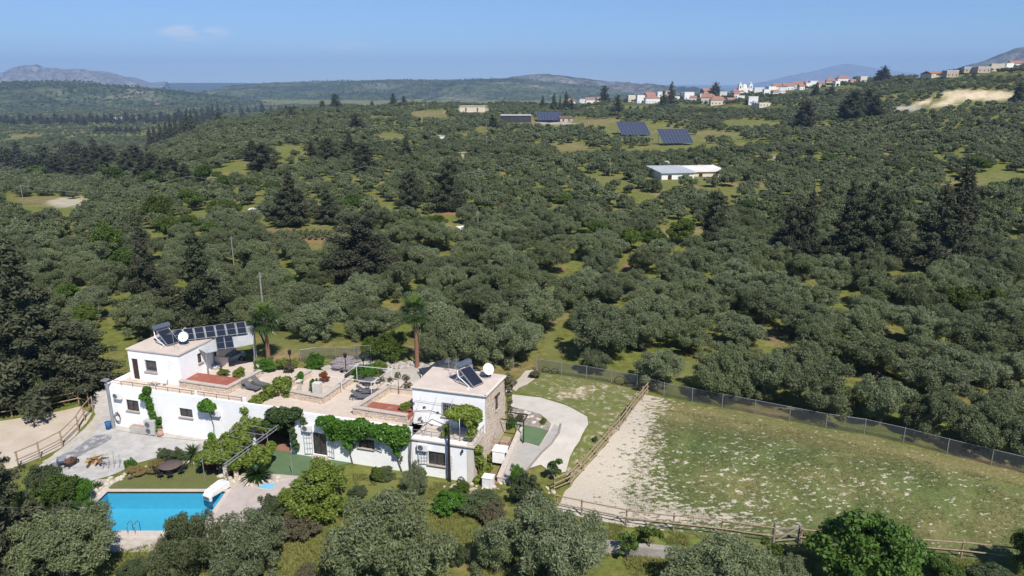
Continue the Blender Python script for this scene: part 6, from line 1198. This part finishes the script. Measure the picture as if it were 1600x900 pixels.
# saplings
def sapling(x, y, hpx, label, k):
    p, _, h_ = at_size(x, y, 10, hpx); o = empty('sapling', p, k, label, 'sapling'); MB().tube([(0, 0, -.1), (.05, 0, h_*.4), (0, .05, h_*.75)], [.05, .04, .02], 6).tube([(.04, 0, h_*.35), (.3, .1, h_*.7)], [.03, .012], 5).tube([(.04, 0, h_*.3), (-.3, -.1, h_*.65)], [.03, .012], 5).build('trunk', BARK, o)
    q = random.Random(k); lb = [(q.uniform(-.42, .42)*h_*.5, q.uniform(-.4, .4)*h_*.5, h_*q.uniform(.4, .95), q.uniform(.16, .3), q.uniform(.14, .26)) for _ in range(10)]; link('crown', leafmesh('sapling_crown', lb, 700, .07, .10, 50+k, .6, .3, (.5, 1.15), 0), o, (BRD,)); return o
sapling(868, 752, 36, 'young leafy tree in the strip beside the diagonal fence', 1); sapling(1014, 868, 58, 'young tree behind the retaining wall, right one', 2); sapling(980, 876, 46, 'sparse young tree behind the retaining wall, left one', 3); sapling(1200, 900, 60, 'bare sapling below the timber gate', 4); sapling(590, 752, 20, 'small sapling on the front lawn', 5)
# tufts of rough grass over the near verges
def tufts(name, polys, n, label, mat, seed, hh=(.12, .34)):
    g = np.random.default_rng(seed); V = []; 
    for poly, m in polys:
        q = P(*poly); xs = [p.x for p in q]; ys = [p.y for p in q]; pl = [(p.x, p.y) for p in q]; c_ = 0
        x = g.uniform(min(xs), max(xs), m*4); y = g.uniform(min(ys), max(ys), m*4); k = in_poly(x, y, pl); x, y = x[k][:m], y[k][:m]; f = fbm(x*.6, y*.6, 3, 2.); k = f > .42; V.append(np.stack([x[k], y[k], hgt(x[k], y[k])], 1))
    p = np.concatenate(V); m = len(p); nb = 5; p = np.repeat(p, nb, 0); M_ = len(p); a = g.uniform(0, 6.28, M_); h_ = g.uniform(hh[0], hh[1], M_); d = np.stack([np.cos(a), np.sin(a), 0*a], 1); sd_ = np.stack([-np.sin(a), np.cos(a), 0*a], 1)
    b0 = p+d*.05; tip = p+d*(.1+h_[:, None]*.45)+np.stack([0*h_, 0*h_, h_], 1); w_ = .02
    me = npmesh(name, np.stack([b0-sd_*w_, b0+sd_*w_, tip], 1).reshape(-1, 3), np.arange(3*M_).reshape(-1, 3), False, np.repeat(g.random(M_), 3)); o = link(name, me, None, (mat,)); tag(o, label, 'grass', None, 'stuff'); return o
GRL = leafmat('grass_blade', (.13,.155,.03), (.25,.24,.075), .3, .2, .6)
tufts('rough_grass', [([(0,900),(1600,900),(1600,880),(1250,862),(930,850),(700,800),(560,780),(200,860),(0,870)], 22000), ([(552,740),(740,760),(864,772),(862,796),(560,775)], 4500), ([(905,812),(1210,856),(1240,868),(930,842)], 3000)], 0, 'rough grass and weeds on the near verges', GRL, 3, (.08, .24))
tufts('paddock_grass', [([(1040,640),(1240,670),(1600,760),(1600,880),(1240,845),(1000,815),(960,770)], 30000)], 0, 'short grass growing over the paddock', leafmat('paddock_blade', (.08,.11,.035), (.17,.175,.065), .3, .2, .6), 4, (.04, .11))
# ------------------------------------------------------------------ far buildings
RTILE = M('red_roof_tile', (.31,.16,.12), (.25,.13,.10), .6, .85); GROOF = M('grey_sheet_roof', (.40,.42,.44), (.34,.36,.38), .3, .6); FWALL = [M('far_white_wall', (.74,.73,.70), (.66,.65,.62), .3), M('far_cream_wall', (.62,.54,.42), (.55,.48,.37), .3), M('far_stone_wall', (.45,.37,.29), (.38,.31,.25), .3)]
def far_house(x, y, wpx, hpx, label, roof='gable', wall=0, rz=0.0, group='village houses on the hilltop', depth=.8, name='village_house', storeys=1):
    p = at_ridge(x, y); k = ppm(p); W, H = wpx/k, hpx/k; D = W*depth; o = empty(name, p-Vector((0, 0, .6)), rz, label, 'house', group); H += .6; wl_ = H*(.62 if roof != 'flat' else .93)
    MB().box((-W/2, -D/2, 0), (W/2, D/2, wl_)).build('wall', FWALL[wall], o)
    if roof == 'gable': MB().add([(-W/2-.3, -D/2-.4, wl_), (W/2+.3, -D/2-.4, wl_), (W/2+.3, D/2+.4, wl_), (-W/2-.3, D/2+.4, wl_), (-W/2-.3, 0, H), (W/2+.3, 0, H)], [(0, 1, 5, 4), (2, 3, 4, 5), (1, 2, 5), (3, 0, 4), (3, 2, 1, 0)]).build('roof', RTILE, o)
    elif roof == 'hip': MB().add([(-W/2-.4, -D/2-.4, wl_), (W/2+.4, -D/2-.4, wl_), (W/2+.4, D/2+.4, wl_), (-W/2-.4, D/2+.4, wl_), (-W/4, 0, H), (W/4, 0, H)], [(0, 1, 5, 4), (2, 3, 4, 5), (1, 2, 5), (3, 0, 4), (3, 2, 1, 0)]).build('roof', RTILE, o)
    else: MB().box((-W/2-.1, -D/2-.1, wl_), (W/2+.1, D/2+.1, H)).build('roof', FWALL[0] if roof == 'flat' else GROOF, o)
    n = max(2, int(W/3.2))
    for st in range(storeys):
        for j in range(n): a = -W/2+W*(j+.5)/n; z0 = .9+.6+st*2.9; 
        for j in range(n):
            a = -W/2+W*(j+.5)/n; z0 = 1.5+st*2.8
            if z0+1.2 < wl_: MB().box((a-.45, -D/2-.05, z0), (a+.45, -D/2+.02, z0+1.2)).build('window', GLASS, o)
    return o
VH = [(888,153,15,9,'hip',0),(908,156,10,7,'flat',0),(918,155,14,8,'gable',0),(933,150,10,8,'gable',1),(980,156,12,8,'flat',1),(1000,160,12,10,'flat',0),(1008,156,16,10,'gable',0),(1018,160,22,10,'hip',0),(1026,153,14,9,'flat',0),(1036,152,14,10,'gable',1),(1062,152,14,7,'gable',2),(1074,154,16,9,'flat',0),(1092,150,14,10,'gable',2),
 (1104,160,16,12,'gable',1),(1120,163,22,11,'hip',1),(1142,160,12,7,'gable',2),(1140,147,18,9,'hip',0),(1176,162,14,10,'flat',0),(1185,148,14,10,'flat',0),(1190,140,12,8,'flat',0),(1203,142,22,10,'gable',0),(1215,139,16,9,'gable',0),(1230,139,14,9,'gable',1),(1243,136,12,8,'hip',2),(1270,134,12,7,'flat',0),(1283,135,12,7,'gable',1),(1297,133,14,10,'hip',1),(1316,128,18,9,'hip',0),(1346,127,12,7,'flat',1),(1190,166,24,5,'flat',1),
 (1458,120,28,8,'gable',1),(1484,119,18,8,'flat',2),(1512,112,16,7,'sheet',2),(1532,112,20,7,'flat',2),(1556,110,18,9,'flat',1),(1572,110,14,10,'flat',0),(1585,104,18,8,'gable',0)]
VH += [(994,158,9,7,'gable',0),(1044,156,10,7,'hip',0),(1056,157,9,6,'flat',0),(1083,157,10,7,'gable',0),(1098,154,9,7,'flat',0),(1112,155,10,7,'hip',0),(1130,152,10,8,'flat',0),(1150,151,10,7,'gable',0),(1156,157,12,7,'flat',0),(1197,147,10,7,'flat',0),(1210,148,10,7,'gable',0),(1222,144,9,7,'flat',0),(1251,139,9,7,'gable',0),(1262,137,10,7,'flat',0),(1306,133,9,6,'flat',0),(1331,130,9,6,'gable',0)]
ords = ['first','second','third','fourth','fifth','sixth','seventh','eighth','ninth','tenth','eleventh','twelfth','thirteenth','fourteenth','fifteenth','sixteenth','seventeenth','eighteenth','nineteenth','twentieth','twenty-first','twenty-second','twenty-third','twenty-fourth','twenty-fifth','twenty-sixth','twenty-seventh','twenty-eighth','twenty-ninth','thirtieth','thirty-first','thirty-second','thirty-third','thirty-fourth','thirty-fifth','thirty-sixth','thirty-seventh','thirty-eighth','thirty-ninth','fortieth','forty-first','forty-second','forty-third','forty-fourth','forty-fifth','forty-sixth','forty-seventh','forty-eighth','forty-ninth','fiftieth','fifty-first','fifty-second','fifty-third','fifty-fourth']
for k, (x, y, w, h_, rf_, wl_) in enumerate(sorted(VH)):
    far_house(x, y+1, w*1.0, h_*1.2, f"{('white','cream','stone')[wl_]} {'red-roofed' if rf_ in ('gable','hip') else 'flat-roofed'} hilltop house, {ords[k]} from the left along the skyline village", rf_, wl_, rng.uniform(-.4, .4))
# church with two bell towers and a dome
cp_ = at_ridge(1163, 148); ck = ppm(cp_); ch = empty('church', cp_-Vector((0, 0, 1)), .1, 'white twin-towered church rising above the village roofs', 'church'); u = .85/ck
MB().box((-9*u, -3*u, 0), (9*u, 8*u, 14*u)).build('nave', FWALL[0], ch)
for sx in (-1, 1):
    t_ = MB().box((sx*10*u-3*u, -4*u, 0), (sx*10*u+3*u, 2*u, 20*u)).build('bell_tower', FWALL[0], ch); MB().lathe([(3.0*u, 0), (2.6*u, 2*u), (1.4*u, 3.4*u), (.05, 4.2*u)], 12, None, (sx*10*u, -1*u, 20*u)).build('cupola', GROOF, t_); MB().box((sx*10*u-1*u, -4.08*u, 13*u), (sx*10*u+1*u, -3.9*u, 17*u)).build('belfry_opening', GLASS, t_)
MB().lathe([(4.2*u, 0), (4.2*u, 2*u), (3.6*u, 4*u), (2.*u, 5.6*u), (.05, 6.2*u)], 16, None, (0, 2*u, 14*u)).build('dome', FWALL[0], ch); MB().box((-1.5*u, -3.1*u, 0), (1.5*u, -2.9*u, 6*u)).build('door', BROWN, ch)
for a in (-6, 6): MB().box((a*u-.8*u, -3.1*u, 6*u), (a*u+.8*u, -2.9*u, 10*u)).build('window', GLASS, ch)
# single far buildings in the groves
def shed(x, y, wpx, hpx, dpx, label, roofm, wall, rz, name='barn', tilt=.25):
    p = at(x, y); k = ppm(p); W, H, D = wpx/k, hpx/k, dpx/k; o = empty(name, p-Vector((0, 0, .4)), rz, label, 'building'); H += .4
    MB().add([(-W/2,-D/2,0),(W/2,-D/2,0),(W/2,D/2,0),(-W/2,D/2,0),(-W/2,-D/2,H*.8),(W/2,-D/2,H*.8),(W/2,D/2,H*(.8+tilt)),(-W/2,D/2,H*(.8+tilt))], [(3,2,1,0),(4,5,6,7),(0,1,5,4),(1,2,6,5),(2,3,7,6),(3,0,4,7)]).build('wall', wall, o)
    e = .5; MB().add([(-W/2-e,-D/2-e,H*.8+.03),(W/2+e,-D/2-e,H*.8+.03),(W/2+e,D/2+e,H*(.8+tilt)+.03),(-W/2-e,D/2+e,H*(.8+tilt)+.03),(-W/2-e,-D/2-e,H*.8+.25),(W/2+e,-D/2-e,H*.8+.25),(W/2+e,D/2+e,H*(.8+tilt)+.25),(-W/2-e,D/2+e,H*(.8+tilt)+.25)], [(3,2,1,0),(4,5,6,7),(0,1,5,4),(1,2,6,5),(2,3,7,6),(3,0,4,7)]).build('roof', roofm, o)
    for a in (-.25, .2): MB().box((a*W-.6, -D/2-.06, .4), (a*W+.6, -D/2+.02, H*.6)).build('door', GLASS if a > 0 else BROWN, o)
    return o
shed(1047, 277, 52, 13, 60, 'grey-roofed white barn among the olives right of centre', GROOF, FWALL[0], .18); shed(1097, 274, 56, 11, 50, 'white and tan roofed shed joined to the grey barn', M('white_sheet_roof', (.72,.70,.66), (.62,.55,.48), .25, .6), FWALL[1], .18)
shed(1037, 262, 14, 8, 14, 'small stone hut behind the grey barn', GROOF, FWALL[2], .1, 'hut'); shed(740, 174, 40, 10, 26, 'long pale stone house on the middle ridge', FWALL[1], FWALL[1], -.1, 'far_house', .0); shed(728, 180, 26, 6, 16, 'low terrace wall building below the stone house', FWALL[1], FWALL[1], -.1, 'far_house', .0)
shed(678, 221, 30, 6, 22, 'low building with a pale grey sheet roof on the middle slope', M('pale_roof', (.55,.55,.53), (.48,.48,.46), .3, .6), FWALL[2], -.2, 'hut', .1); shed(806, 190, 46, 12, 26, 'dark open-fronted greenhouse on the ridge', GROOF, M('dark_netting', (.05,.05,.055), (.035,.035,.04), .5), .05, 'greenhouse', .05); shed(884, 189, 20, 6, 14, 'small hut with a rusty roof right of the solar roof', RUST, FWALL[2], .1, 'hut')
shed(725, 361, 13, 6, 9, 'small white trailer in the grove centre', WMET, WMET, .5, 'trailer', .1)
FARS = [(183,187,14,3,0,'white sheds in the middle of the distant left plain'),(214,186,12,3,1,'pale shed right of the distant white sheds'),(8,131,10,4,0,'white house at the far left end of the distant hill'),(28,162,12,6,1,'pink house on the distant left hillside'),(55,157,11,4,0,'white house right of the pink one on the distant hillside'),(80,158,5,3,0,'small white house right of centre on the distant hillside'),(108,163,8,3,0,'low white house below the distant hillside'),(172,130,0,0,0,''),(250,167,14,4,1,'pale house in the distant valley before the belt of trees'),
 (120,153,10,3,1,'cream house high on the distant hillside'),(275,155,10,3,1,'pale house below the rocky distant hill')]
for (x, y, w, h_, wl_, l) in FARS:
    if w: far_house(x, y, w, h_*1.3, l, 'gable' if wl_ else 'flat', wl_, .1, 'distant houses of the left valley', .6, 'distant_house')
# solar arrays: tilted tables of panels on posts
def array(c, nx, ny, pw, ph, rz, tilt, label):
    o = empty('solar_array', c, rz, label, 'solar array', 'ground-mounted solar arrays'); mt = Matrix.Translation((0, 0, ny*ph*math.sin(tilt)/2+.9)) @ Matrix.Rotation(tilt, 4, 'X'); me = None
    for i in range(nx):
        for j in range(ny):
            x, y = (i-nx/2+.5)*pw, (j-ny/2+.5)*ph
            if me is None: pn = MB().box((-pw/2+.06, -ph/2+.06, 0), (pw/2-.06, ph/2-.06, .06)).build('solar_panel', M('far_cells', (.05,.06,.095), (.04,.048,.08), 2, .35), o); me = pn.data
            else: pn = link('solar_panel', me, o)
            pn.matrix_local = mt @ Matrix.Translation((x, y, 0))
    fr_ = MB()
    for i in range(nx+1): fr_.bar(mt @ Vector(((i-nx/2)*pw, -ny*ph/2, -.05)), mt @ Vector(((i-nx/2)*pw, ny*ph/2, -.05)), .12)
    for i in (-.45, -.15, .15, .45):
        for j in (-.4, .4): q = mt @ Vector((i*nx*pw, j*ny*ph, 0)); fr_.bar((q.x, q.y, -.6), q, .15)
    fr_.build('frame', GREYM, o); return o
p1, p2_ = at(989, 212), at(1054, 225); k1, k2 = ppm(p1), ppm(p2_)
array(p1, 9, 4, 46/k1/9, 44/k1/4, math.radians(6), math.radians(24), 'left of two blue solar arrays on the middle slope'); array(p2_, 9, 4, 48/k2/9, 46/k2/4, math.radians(4), math.radians(24), 'right of two blue solar arrays on the middle slope')
p3 = at(858, 189); k3 = ppm(p3); array(p3, 8, 3, 38/k3/8, 34/k3/3, math.radians(2), math.radians(20), 'grey solar array beside the greenhouse on the ridge')
# tilled rows: low ridges of earth and young vines
rowm = leafmat('row_plants', (.06,.08,.03), (.13,.14,.06), .2, .2, .6)
for k in range(11):
    a, b_ = at(424+k*10, 375), at(440+k*10, 364); o = empty('crop_row', a, 0, 'row of young plants in the tilled red strip', 'crop row', 'rows in the tilled strip'); d = b_-a; n = 9
    lb = [(d.x*j/n, d.y*j/n, d.z*j/n+.35, .34, .4) for j in range(n+1)]; link('foliage', leafmesh('row_foliage', lb, 260, .16, .2, k, .7, .3, (.6, 1.1), .6), o, (rowm,)); MB().bar((0, 0, .02), d+Vector((0, 0, .02)), .9, .22).build('soil_ridge', M('red_soil', (.30,.17,.10), (.24,.13,.08), 1), o)
# wooden poles with wires across the valley
PW = M('grey_timber', (.2,.2,.2)); q = []
for k, (x, y, hpx) in enumerate(((36, 312, 24), (747, 362, 34), (760, 235, 48), (873, 208, 24), (953, 276, 22), (897, 186, 16), (890, 188, 14), (366, 418, 50))):
    p = at(x, y); H = hpx/ppm(p); o = empty('utility_pole', p, 0, ('thin pole at the far left by the pale field', 'pole standing in the grove near the white trailer', 'pole on the middle slope under the stone house', 'pole beside the solar roof on the ridge', 'pole near the grass clearing left of the barn', 'pole right of the solar roof on the ridge, taller one', 'pole right of the solar roof on the ridge, shorter one', 'thin pole in the grove above the carport')[k], 'utility pole'); MB().tube([(0, 0, -.5), (0, 0, H)], [.12, .08], 6).build('pole', PW, o); MB().bar((-.4, 0, H-.4), (.4, 0, H-.4), .08).build('crossarm', PW, o); q.append(p+Vector((0, 0, H-.3)))
w_ = MB(); a, b_ = q[0], at(860, 288)+Vector((0, 0, 8)); pts = [a.lerp(b_, f/30)-Vector((0, 0, 3.5*math.sin(math.pi*((f/10) % 1)))) for f in range(31)]; w_.tube(pts, .035, 4); o = w_.build('power_line', M('wire_grey', (.3,.3,.3), (.25,.25,.25), 1)); tag(o, 'thin power line crossing the valley above the groves', 'power line')
